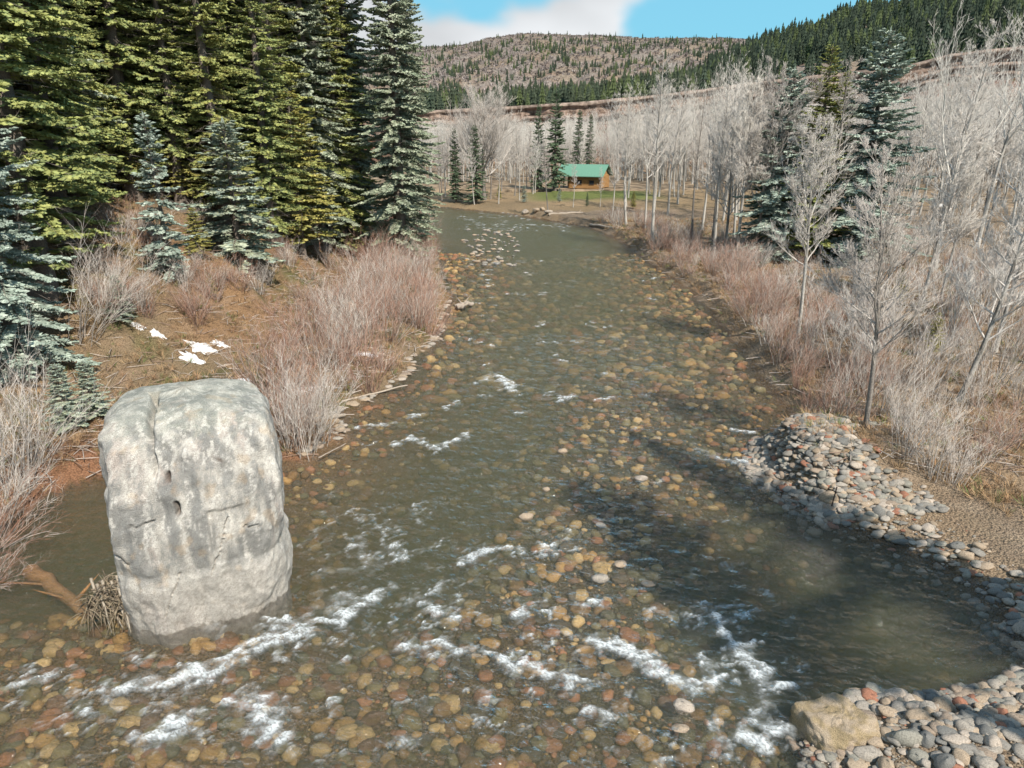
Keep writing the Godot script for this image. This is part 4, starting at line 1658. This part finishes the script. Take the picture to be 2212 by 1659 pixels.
# ------------------------------------------------------------------ leafless trees
func make_bare_trees() -> void:
	rng.seed = 400
	var pale := lin(0.60, 0.57, 0.52)
	var grey := lin(0.33, 0.30, 0.27)
	var tw := lin(0.40, 0.365, 0.335)
	var tw2 := lin(0.47, 0.435, 0.405)
	var near := [
		bare_tree(9.5, Vector3(0.02, 0, 0), 0.48, 0.25, 0.30, 36, [8, 7, 6], grey, tw2),
		bare_tree(11.0, Vector3(0.0, 0, 0), 0.0, 0.22, 0.24, 40, [8, 7, 6], pale, tw2),
		bare_tree(10.0, Vector3(0.0, 0, 0), 0.62, 0.35, 0.26, 38, [8, 7, 6], pale, tw),
	]
	var grove := [
		bare_tree(14.0, Vector3.ZERO, 0.0, 0.34, 0.17, 36, [7, 5, 4], pale, tw),
		bare_tree(14.0, Vector3.ZERO, 0.55, 0.40, 0.18, 32, [7, 5, 4], pale, tw2),
		bare_tree(14.0, Vector3(0.03, 0, 0), 0.0, 0.38, 0.19, 34, [7, 5, 4], grey, tw),
		bare_tree(14.0, Vector3.ZERO, 0.4, 0.36, 0.21, 32, [7, 5, 4], pale, tw2),
	]
	var big := bare_tree(15.0, Vector3.ZERO, 0.3, 0.22, 0.66, 40, [9, 8, 7], lin(0.30, 0.27, 0.24), tw2, 0.38)
	# near trees on the bank beyond the cobble bar: kind, foot, top row, tilt, label
	for e in [[0, 1868, 925, 330.0, 0.09, "forked bare tree with a dark lower trunk right behind the cobble bar"],
			[1, 2068, 872, 215.0, -0.16, "leaning white barked tree beside the sandy flat"],
			[2, 1722, 735, 255.0, 0.04, "bare white tree with an even rounded crown above the willows"],
			[1, 1800, 800, 560.0, -0.16, "small leaning bare tree between the willows and the forked tree"],
			[1, 1990, 660, 230.0, -0.05, "straight grey trunked bare tree behind the leaning white one"],
			[2, 2030, 655, 300.0, -0.05, "slender bare tree next to the straight grey trunk"],
			[1, 2150, 760, 240.0, -0.10, "pale bare tree at the edge of the sandy flat"],
			[2, 1590, 560, 170.0, 0.0, "dark stemmed bare tree over the water beside the shaded spruce"],
			[1, 1565, 545, 190.0, 0.02, "tall thin bare tree over the water beside the shaded spruce"],
			[0, 1630, 560, 150.0, 0.0, "ragged topped dead cottonwood rising above the grove"]]:
		var p := hit(e[1], e[2])
		var k: Array = near[e[0]]
		var s: float = tall(p, e[3]) / k[0].get_aabb().end.y
		plant("bare_tree", k, p, Vector3(s, s, s), e[5], "tree", "", "branches", Vector3(0, 0, e[4]))
	# the spreading cottonwood on the far shore
	var pb := hit(1046, 432)
	var sb: float = tall(pb, 205.0) / big[0].get_aabb().end.y * 0.95
	plant("cottonwood", big, pb, Vector3(sb, sb, sb), "broad spreading bare cottonwood on the far shore", "tree", "", "branches")
	# grove on the flat
	var spots := []
	var tries := 0
	while spots.size() < 300 and tries < 14000:
		tries += 1
		var p := Vector3(rf(-14, 105), 0, -26.0 - pow(rng.randf(), 0.75) * 150.0)
		var inside := p.z > -128.0 and p.x < 58.0
		p.y = th(p.x, p.z) if inside else valley_h(atan2(p.x, -p.z), Vector2(p.x, p.z).length())
		var s := sd(p.x, p.z) if inside else 20.0
		if s < 0.7:
			continue
		if p.x < mid(p.z) and p.z > -99.0:
			continue
		var pc := picture(p)
		if pc.x < 930 or pc.x > 2350:
			continue
		# the cabin and its lawn stay open
		if pc.x > 1205 and pc.x < 1345 and p.z > -152.0:
			continue
		if p.z > -48.0 and pc.x < 2050:
			continue
		if pc.y > 700 and pc.x < 2100:
			continue
		if pc.x > 1600 and pc.x < 1960 and p.z > -80.0 and rng.randf() < 0.85:
			continue
		if p.z > -60.0 and rng.randf() < 0.25:
			continue
		var gap := 1.5 if p.z < -60.0 else 3.0
		var ok := true
		for q in spots:
			if q.distance_to(p) < gap:
				ok = false
				break
		if not ok:
			continue
		spots.append(p)
		var sc := rf(0.85, 1.25) if pc.x > 1330 else rf(0.5, 0.8)
		var ak := int(rng.randi() % 4)
		plant("aspen_tree", grove[ak], p, Vector3(sc * rf(0.9, 1.2), sc, sc * rf(0.9, 1.2)), aspen_labels[ak], "tree", "leafless trees of the grove", "branches", Vector3(rf(-0.05, 0.05), 0, rf(-0.06, 0.06)))
	for e in [[1238, 448, 340.0], [1296, 447, 360.0], [1322, 468, 290.0], [1268, 440, 392.0]]:
		if e[0] == 1268:
			continue
		var p := hit(e[0], e[1])
		var s: float = tall(p, e[2]) / 14.0
		plant("aspen_tree", grove[0], p, Vector3(s, s, s), "thin white trunk standing in front of the green roofed cabin", "tree", "thin trunks in front of the cabin", "branches")
	# farther grove, one mass
	var far_tree := bare_tree(13.0, Vector3.ZERO, 0.5, 0.3, 0.22, 26, [6, 5, 4], pale, tw)
	var where := []
	var spot2 := []
	for k in 900:
		var az := rf(-0.12, 0.62)
		var d := rf(150.0, 262.0)
		var p := polar(az, d, valley_h(az, d))
		if az > 0.05 and az < 0.15 and d < 165.0:
			continue
		var sc := rf(0.6, 0.95) * (1.0 - 0.35 * sm(200.0, 262.0, d))
		var t := Transform3D(Basis(Vector3.UP, rf(0, TAU)).scaled(Vector3(sc * 1.2, sc, sc * 1.2)), p)
		where.append(t)
	copies("far_grove", far_tree[1], where, PackedColorArray(), "mass of leafless trees at the foot of the rock ledge", "forest")
	copies("far_grove_trunks", far_tree[0], where, PackedColorArray(), "pale trunks of the far leafless grove at the foot of the ledge", "forest")

# ------------------------------------------------------------------ willows and brush
var willow_looks := ["leafless brown and grey", "bushy brown and grey", "upright brown and grey", "leafless red stemmed", "pale grey stemmed", "low dense twiggy"]

func make_shrubs() -> void:
	rng.seed = 600
	var red := [lin(0.30, 0.165, 0.115), lin(0.36, 0.245, 0.19), lin(0.22, 0.14, 0.11)]
	var grey := [lin(0.42, 0.375, 0.335), lin(0.27, 0.23, 0.20), lin(0.56, 0.515, 0.47)]
	var mixd := [red[0], red[2], grey[1], red[1], grey[0]]
	var kinds := []
	for k in 3:
		kinds.append(shrub(2.4, 1.3, 34, 7, mixd))
	kinds.append(shrub(2.2, 1.4, 36, 7, red))
	kinds.append(shrub(2.6, 1.2, 28, 7, grey))
	kinds.append(shrub(1.5, 1.2, 34, 7, mixd))
	var spots := []
	var left := 0
	var tries := 0
	# willow thicket below the conifer slope
	while left < 128 and tries < 5000:
		tries += 1
		var z := -20.5 - 62.0 * pow(rng.randf(), 1.3)
		var x := rf(-16, -2)
		var s := sd(x, z)
		var reach := 6.0 if z < -24.0 else 2.4
		if s < 0.25 or s > reach or x > mid(z):
			continue
		var p := Vector3(x, th(x, z), z)
		var pc := picture(p)
		if pc.x < 560:
			continue
		var ok := true
		for q in spots:
			if q.distance_to(p) < 0.75:
				ok = false
		if not ok:
			continue
		spots.append(p)
		left += 1
		var sc := rf(0.7, 1.25) * (0.8 if s < 0.9 else 1.0)
		var wk := int(rng.randi() % 6)
		var o := one("willow_shrub", kinds[wk], willow_looks[wk] + " willow in the thicket below the conifers", "shrub", "willows below the conifers")
		o.transform = Transform3D(Basis.from_euler(Vector3(rf(-0.1, 0.1), rf(0, TAU), rf(-0.25, 0.02))).scaled(Vector3(sc * 1.1, sc, sc * 1.1)), p)
	# willows along the other bank
	var right := 0
	tries = 0
	while right < 118 and tries < 5000:
		tries += 1
		var z := -22.5 - 62.0 * pow(rng.randf(), 1.2)
		var x := rf(9, 21)
		var s := sd(x, z)
		if s < 0.2 or s > 5.5:
			continue
		var p := Vector3(x, th(x, z), z)
		if picture(p).x > 1900.0 and picture(p).y > 790.0:
			continue
		var ok := true
		for q in spots:
			if q.distance_to(p) < 0.8:
				ok = false
		if not ok:
			continue
		spots.append(p)
		right += 1
		var sc := rf(0.45, 1.05) * (0.75 if s < 0.9 else 1.0)
		var wk := int(rng.randi() % 6)
		var o := one("willow_shrub", kinds[wk], willow_looks[wk] + " willow on the bank under the bare trees", "shrub", "willows under the bare trees")
		o.transform = Transform3D(Basis.from_euler(Vector3(rf(-0.1, 0.1), rf(0, TAU), rf(-0.02, 0.3))).scaled(Vector3(sc * 1.1, sc, sc * 1.1)), p)
	# brush on the flat
	for k in 300:
		var x := rf(12, 46)
		var z := rf(-70, -17)
		var s := sd(x, z)
		if s < 3.5:
			continue
		var p := Vector3(x, th(x, z), z)
		var pc := picture(p)
		if pc.x > 2300 or (pc.x > 1950 and pc.y > 860):
			continue
		var sc := rf(0.3, 0.8)
		var o := one("brush", kinds[[2, 4, 4, 5][k % 4]], "low grey leafless brush on the flat between the bare trees", "shrub", "brush between the bare trees")
		o.transform = Transform3D(Basis(Vector3.UP, rf(0, TAU)).scaled(Vector3(sc * 1.3, sc, sc * 1.3)), p)
	# brush on the clearing and at the forest edge
	for k in 110:
		var px := rf(200, 900)
		var py := rf(420, 700)
		var p := hit(px, py)
		if sd(p.x, p.z) < 5.0:
			continue
		var sc := rf(0.3, 0.8)
		var o := one("brush", kinds[[0, 3, 4, 5][k % 4]], "low reddish brush on the slope at the edge of the firs", "shrub", "brush at the edge of the firs")
		o.transform = Transform3D(Basis(Vector3.UP, rf(0, TAU)).scaled(Vector3(sc * 1.2, sc, sc * 1.2)), p)
	# tall shrubs beside the boulder, single ones
	var tallk := [shrub(3.6, 1.5, 26, 12, grey), shrub(3.2, 1.7, 30, 12, grey), shrub(2.4, 1.8, 36, 12, mixd)]
	for e in [[20, 1060, 0, 1.15, "tall grey shrub rising at the pool's bank beside the boulder", Vector3(0.0, 0, -0.12)], [70, 1010, 1, 1.0, "spreading grey shrub at the pool's bank before the blue spruce", Vector3(0, 0, -0.25)],
			[-20, 1150, 1, 1.0, "grey shrub overhanging the still pool", Vector3(0.1, 0, -0.35)], [10, 1240, 2, 0.8, "low twiggy shrub drooping into the still pool", Vector3(0.2, 0, -0.6)], [-10, 1330, 2, 0.55, "lowest twiggy shrub drooping into the pool", Vector3(0.2, 0, -0.6)],
			[185, 730, 0, 1.2, "leaning leafless bush beside the blue spruce", Vector3(0, 0, -0.4)], [230, 690, 1, 1.0, "bushy leafless shrub on the clearing beside the blue spruce", Vector3(0, 0, -0.3)],
			[2010, 1030, 0, 0.75, "dark stemmed shrub on the crest of the cobble bar", Vector3.ZERO], [2060, 1050, 1, 0.6, "spreading shrub behind the cobble bar", Vector3(0, 0, -0.2)], [2120, 1000, 2, 0.7, "rounded brush beside the sandy flat", Vector3.ZERO],
			[1900, 900, 0, 0.85, "many stemmed pale shrub right beside the forked tree", Vector3.ZERO], [1945, 905, 1, 0.7, "wide pale shrub between the forked tree and the leaning white one", Vector3.ZERO], [2000, 850, 0, 0.95, "tall pale shrub behind the wide one", Vector3.ZERO],
			[2110, 880, 1, 0.65, "pale shrub at the foot of the leaning white tree", Vector3.ZERO], [2150, 830, 0, 1.3, "tall pale shrub behind the leaning white tree", Vector3.ZERO], [2200, 880, 1, 0.7, "wide pale shrub at the edge of the sandy flat", Vector3.ZERO],
			[1830, 820, 0, 1.2, "tall grey shrub between the willows and the forked tree", Vector3.ZERO], [1900, 760, 1, 1.4, "big grey shrub in the brush behind the forked tree", Vector3.ZERO], [2060, 740, 0, 1.4, "tall grey shrub in the brush beneath the slender bare tree", Vector3.ZERO], [2130, 690, 1, 1.5, "big spreading grey shrub far back on the flat", Vector3.ZERO],
			[1960, 985, 1, 0.8, "thin shrub behind the crest of the cobble bar", Vector3.ZERO], [2180, 960, 2, 0.75, "brush on the sandy flat", Vector3.ZERO],
			[660, 985, 0, 0.85, "tall thin stemmed willow beside the boulder", Vector3(0, 0, -0.05)], [625, 975, 1, 0.8, "thin stemmed willow half behind the boulder", Vector3.ZERO], [690, 955, 0, 0.8, "upright willow above the pale driftwood log", Vector3(0, 0, -0.1)]]:
		var p := hit(e[0], e[1])
		p.y = maxf(p.y, 0.0)
		var sc: float = e[3]
		var o := one("tall_shrub", tallk[e[2]], e[4], "shrub")
		o.transform = Transform3D((Basis.from_euler(e[5]) * Basis(Vector3.UP, rf(0, TAU))).scaled(Vector3.ONE * sc), p)

# ------------------------------------------------------------------ cabin
func box(mb: MB, a: Vector3, b: Vector3, col: Color) -> void:
	var f := [[Vector3(a.x, a.y, b.z), Vector3(a.x, b.y, b.z), Vector3(b.x, b.y, b.z), Vector3(b.x, a.y, b.z)], [Vector3(b.x, a.y, a.z), Vector3(b.x, b.y, a.z), Vector3(a.x, b.y, a.z), Vector3(a.x, a.y, a.z)],
		[Vector3(a.x, a.y, a.z), Vector3(a.x, b.y, a.z), Vector3(a.x, b.y, b.z), Vector3(a.x, a.y, b.z)], [Vector3(b.x, a.y, b.z), Vector3(b.x, b.y, b.z), Vector3(b.x, b.y, a.z), Vector3(b.x, a.y, a.z)],
		[Vector3(a.x, b.y, b.z), Vector3(a.x, b.y, a.z), Vector3(b.x, b.y, a.z), Vector3(b.x, b.y, b.z)], [Vector3(a.x, a.y, a.z), Vector3(a.x, a.y, b.z), Vector3(b.x, a.y, b.z), Vector3(b.x, a.y, a.z)]]
	for q in f:
		var k := mb.v.size()
		for p in q:
			mb.v.append(p)
			mb.c.append(col)
		mb.i.append_array(PackedInt32Array([k, k + 1, k + 2, k, k + 2, k + 3]))

func box_mesh(a: Vector3, b: Vector3, col: Color, m: Material) -> ArrayMesh:
	var mb := MB.new()
	box(mb, a, b, col)
	return mb.mesh(m)

func make_cabin() -> void:
	rng.seed = 700
	var at := flat(1272, 404, 1.2)
	at.y = valley_h(atan2(at.x, -at.z), Vector2(at.x, at.z).length())
	var o := thing("log_cabin", "log cabin with a green metal roof and an open porch, on a lawn", "cabin", at)
	o.rotation_degrees.y = -24.0
	o.scale = Vector3.ONE * 0.82
	var wood := lin(0.52, 0.30, 0.13)
	var L := 3.6
	var D := 3.0
	var wh := 2.7
	var logm := MB.new()
	logm.tube(PackedVector3Array([Vector3(-L, 0, 0), Vector3(L + 0.15, 0, 0)]), PackedFloat32Array([0.15, 0.15]), 8, wood)
	var long_log := logm.mesh(M.bark)
	logm = MB.new()
	logm.tube(PackedVector3Array([Vector3(0, 0, -D - 0.2), Vector3(0, 0, D + 0.2)]), PackedFloat32Array([0.15, 0.15]), 8, wood * 0.95)
	var cross_log := logm.mesh(M.bark)
	for k in 10:
		var y := 0.2 + 0.27 * k
		part("log", long_log, o, Vector3(0, y, D))
		part("log", long_log, o, Vector3(0, y, -D))
		part("log", cross_log, o, Vector3(L, y + 0.13, 0))
		part("log", cross_log, o, Vector3(-L, y + 0.13, 0))
	part("floor", box_mesh(Vector3(-L - 2.6, -0.5, -D), Vector3(L, 0.06, D), lin(0.3, 0.24, 0.18), M.bark), o)
	# roof: two slopes over house and porch, ridge along x
	var eave := D + 0.9
	var x0 := -L - 3.0
	var x1 := L + 0.8
	for s in [-1.0, 1.0]:
		var mb := MB.new()
		var a := Vector3(x0, wh + 2.3, 0)
		var b := Vector3(x1, wh + 2.3, 0)
		var c := Vector3(x1, wh - 0.1, eave * s)
		var d := Vector3(x0, wh - 0.1, eave * s)
		var up := Vector3(0, 0.12, 0)
		for q in [[a + up, b + up, c + up, d + up], [a, b, c, d], [d, c, c + up, d + up], [a, d, d + up, a + up], [b, c, c + up, b + up]]:
			var k := mb.v.size()
			for p in q:
				mb.v.append(p)
				mb.c.append(lin(0.11, 0.235, 0.175))
			mb.i.append_array(PackedInt32Array([k, k + 1, k + 2, k, k + 2, k + 3]))
		var roof := part("roof", mb.mesh(M.twig), o)
		for k in 14:
			var t := (k + 0.5) / 14.0
			var rb := MB.new()
			rb.tube(PackedVector3Array([a.lerp(b, t) + up, d.lerp(c, t) + up]), PackedFloat32Array([0.03, 0.03]), 4, lin(0.11, 0.235, 0.175))
			part("seam", rb.mesh(M.twig), roof)
	# gables
	for x in [-L, L]:
		var mb := MB.new()
		for q in [[Vector3(x, wh - 0.1, -D), Vector3(x, wh - 0.1, D), Vector3(x, wh + 1.9, 0)]]:
			for p in q:
				mb.v.append(p)
				mb.c.append(wood * 0.85)
			mb.i.append_array(PackedInt32Array([0, 1, 2]))
		part("gable", mb.mesh(M.bark), o)
	for z in [-D + 0.1, 0.0, D - 0.1]:
		var pm := MB.new()
		pm.tube(PackedVector3Array([Vector3(-L - 2.4, 0, z), Vector3(-L - 2.4, wh + (0.4 if z != 0.0 else 1.8), z)]), PackedFloat32Array([0.13, 0.12]), 8, wood * 0.8)
		part("porch_post", pm.mesh(M.bark), o)
	part("door", box_mesh(Vector3(-L - 0.2, 0.06, -0.5), Vector3(-L - 0.16, 2.1, 0.5), lin(0.06, 0.045, 0.035), M.bark), o)
	for e in [[-1.2, 0.9], [1.6, 0.9]]:
		var win := part("window", box_mesh(Vector3(e[0] - 0.6, e[1], D + 0.16), Vector3(e[0] + 0.6, e[1] + 1.0, D + 0.20), lin(0.20, 0.12, 0.07), M.bark), o)
		var gl := mat(lin(0.03, 0.035, 0.04), 0.1)
		part("pane", box_mesh(Vector3(e[0] - 0.5, e[1] + 0.1, D + 0.205), Vector3(e[0] + 0.5, e[1] + 0.9, D + 0.22), Color.WHITE, gl), win)
	# white board on posts among the trees
	var sp := hit(2028, 470)
	var bo := thing("white_board", "small white board on two posts among the bare trees", "sign", sp)
	var white := mat(lin(0.75, 0.75, 0.75), 0.6)
	part("board", box_mesh(Vector3(-0.9, 1.2, -0.03), Vector3(0.9, 1.5, 0.03), Color.WHITE, white), bo)
	for x in [-0.7, 0.7]:
		part("post", box_mesh(Vector3(x - 0.04, -0.2, -0.04), Vector3(x + 0.04, 1.2, 0.04), Color.WHITE, mat(lin(0.25, 0.2, 0.16))), bo)

# ------------------------------------------------------------------ small things
func log_mesh(a: Vector3, b: Vector3, r: float, col: Color) -> ArrayMesh:
	var mb := MB.new()
	var p := PackedVector3Array()
	var q := PackedFloat32Array()
	for k in 9:
		var t := k / 8.0
		p.append(a.lerp(b, t) + Vector3(rf(-1, 1), rf(-1, 1), rf(-1, 1)) * r * 0.35)
		q.append(r * (1.0 - 0.45 * t) * rf(0.85, 1.1))
	p.append(b + (b - a).normalized() * 0.02)
	q.append(0.01)
	p.insert(0, a)
	q.insert(0, 0.01)
	mb.tube(p, q, 8, col)
	for k in 3:
		var t := rf(0.3, 0.9)
		var o := a.lerp(b, t)
		mb.spike(o, o + Vector3(rf(-1, 1), rf(0.1, 1), rf(-1, 1)).normalized() * rf(2.0, 6.0) * r, r * 0.3, col)
	return mb.mesh(M.bark)

func make_litter() -> void:
	rng.seed = 800
	var drift := lin(0.46, 0.39, 0.32)
	for e in [[590, 962, 745, 938, 0.10, "pale driftwood log at the water's edge beside the boulder"], [630, 920, 745, 905, 0.12, "weathered log under the willows near the snow"], [985, 678, 1020, 672, 0.22, "stub of a pale log jutting into the water"],
			[740, 870, 880, 850, 0.05, "thin bleached pole lying along the bank"], [690, 1004, 748, 978, 0.025, "bleached stick half out of the water"], [1185, 470, 1260, 462, 0.2, "grey log on the far shore in front of the cabin lawn"], [1275, 488, 1345, 497, 0.16, "fallen trunk on the bend of the far bank"],
			[850, 690, 940, 705, 0.09, "grey log half buried in the willow bank"], [700, 760, 830, 770, 0.10, "snow dusted log under the willows"]]:
		var a := hit(e[0], e[1])
		var b := hit(e[2], e[3])
		a.y = maxf(a.y, 0.0) + e[4] * 0.6
		b.y = maxf(b.y, 0.0) + e[4] * 0.6
		one("driftwood_log", log_mesh(a, b, e[4], drift * rf(0.85, 1.1)), e[5], "log")
	var sa := flat(70, 1235, -0.25)
	var sb := flat(190, 1330, -0.35)
	one("sunken_log", log_mesh(sa, sb, 0.22, lin(0.30, 0.17, 0.08)), "brown log sunk in the still pool beside the boulder", "log")
	# stake at the cobble bar
	var st := MB.new()
	var sp := hit(1790, 1104)
	st.tube(PackedVector3Array([sp + Vector3(0, -0.5, 0), sp + Vector3(0.12, 0.75, 0.0)]), PackedFloat32Array([0.02, 0.018]), 5, lin(0.10, 0.07, 0.055))
	one("stake", st.mesh(M.bark), "thin rusty stake at the foot of the cobble bar", "stake")
	# snow
	for e in [[300, 707, 0.28], [340, 726, 0.34], [430, 754, 0.62], [475, 744, 0.40], [415, 780, 0.5], [530, 826, 0.45], [690, 842, 0.75], [785, 766, 0.6], [640, 850, 0.35]]:
		var c := hit(e[0], e[1])
		var f := FastNoiseLite.new()
		f.seed = int(e[0])
		f.frequency = 0.8
		var mb := MB.new()
		var rings := 7
		var k := 40
		for j in rings + 1:
			var t := float(j) / rings
			for i in k:
				var a := TAU * i / k
				var rr: float = e[2] * t * (0.75 + 0.75 * f.get_noise_2d(cos(a) * 1.3, sin(a) * 1.3) + 0.3 * f.get_noise_2d(cos(a) * 6.0, sin(a) * 6.0))
				var x := c.x + cos(a) * rr * 1.25
				var z := c.z + sin(a) * rr * 0.7
				mb.v.append(Vector3(x, th(x, z) + 0.07 * (1.0 - t * t) + (-0.05 if j == rings else 0.015), z))
		for j in rings:
			for i in k:
				var q := j * k + i
				var q2 := j * k + (i + 1) % k
				mb.i.append_array(PackedInt32Array([q, q2, q + k, q2, q2 + k, q + k]))
		smooth(mb)
		if mb.n[0].y < 0.0:
			mb.i.reverse()
			smooth(mb)
		one("snow_patch", mb.mesh(M.snow), "last patch of old snow on the ground behind the boulder", "snow", "patches of old snow behind the boulder")
	# dry grass
	var tuft := MB.new()
	for k in 12:
		var a := rf(0, TAU)
		var d := Vector3(cos(a) * rf(0.1, 0.8), rf(0.4, 1.0), sin(a) * rf(0.1, 0.8))
		tuft.kite(Vector3(cos(a), 0, sin(a)) * 0.08, d, Vector3(-sin(a), 0, cos(a)) * 0.02, Color.WHITE * rf(0.8, 1.15), 0.4)
	var gm := tuft.mesh(M.grass)
	var where := []
	var tint := PackedColorArray()
	while where.size() < 42000:
		var left := rng.randf() < 0.55
		var x := rf(-34, -3) if left else rf(9, 34)
		var z := -16.0 - pow(rng.randf(), 1.4) * 70.0
		var s := sd(x, z)
		if s < 0.15 or (left and x > mid(z)) or (not left and z > -19.0 and s < 3.0):
			continue
		if nB.get_noise_2d(x * 4.0, z * 4.0) < rf(-0.5, 0.2):
			continue
		var h := rf(0.10, 0.42)
		where.append(Transform3D(Basis.from_euler(Vector3(rf(-0.5, 0.5), rf(0, TAU), rf(-0.5, 0.5))).scaled(Vector3(h * 1.4, h, h * 1.4)), Vector3(x, th(x, z) - 0.01, z)))
		var c := lin(0.36, 0.26, 0.15).lerp(lin(0.30, 0.18, 0.10), rng.randf())
		if rng.randf() < 0.14:
			c = lin(0.14, 0.17, 0.06)
		tint.append(c * rf(0.8, 1.2))
	copies("dry_grass", gm, where, tint, "short dry grass and stalks covering both banks", "grass")
	# fallen sticks
	var stick := MB.new()
	stick.tube(PackedVector3Array([Vector3(-0.5, 0, 0), Vector3(0, 0.03, 0.04), Vector3(0.5, 0, -0.03)]), PackedFloat32Array([0.016, 0.013, 0.005]), 3, Color.WHITE)
	stick.spike(Vector3(0.1, 0.02, 0.02), Vector3(0.4, 0.1, 0.25), 0.008, Color.WHITE)
	var sm_ := stick.mesh(M.twig)
	where = []
	tint = PackedColorArray()
	while where.size() < 6000:
		var left := rng.randf() < 0.6
		var x := rf(-26, -3) if left else rf(9, 30)
		var z := -19.0 - pow(rng.randf(), 1.3) * 50.0
		var s := sd(x, z)
		if s < 0.1 or s > 14.0 or (left and x > mid(z)):
			continue
		var l := rf(0.4, 1.6)
		where.append(Transform3D(Basis.from_euler(Vector3(0, rf(0, TAU), rf(-0.15, 0.25))).scaled(Vector3(l, rf(0.7, 1.3), rf(0.7, 1.3))), Vector3(x, th(x, z) + 0.03, z)))
		tint.append((lin(0.38, 0.33, 0.29) if rng.randf() < 0.6 else lin(0.24, 0.17, 0.13)) * rf(0.8, 1.2))
	copies("fallen_sticks", sm_, where, tint, "grey sticks and brush litter lying on both banks", "sticks")
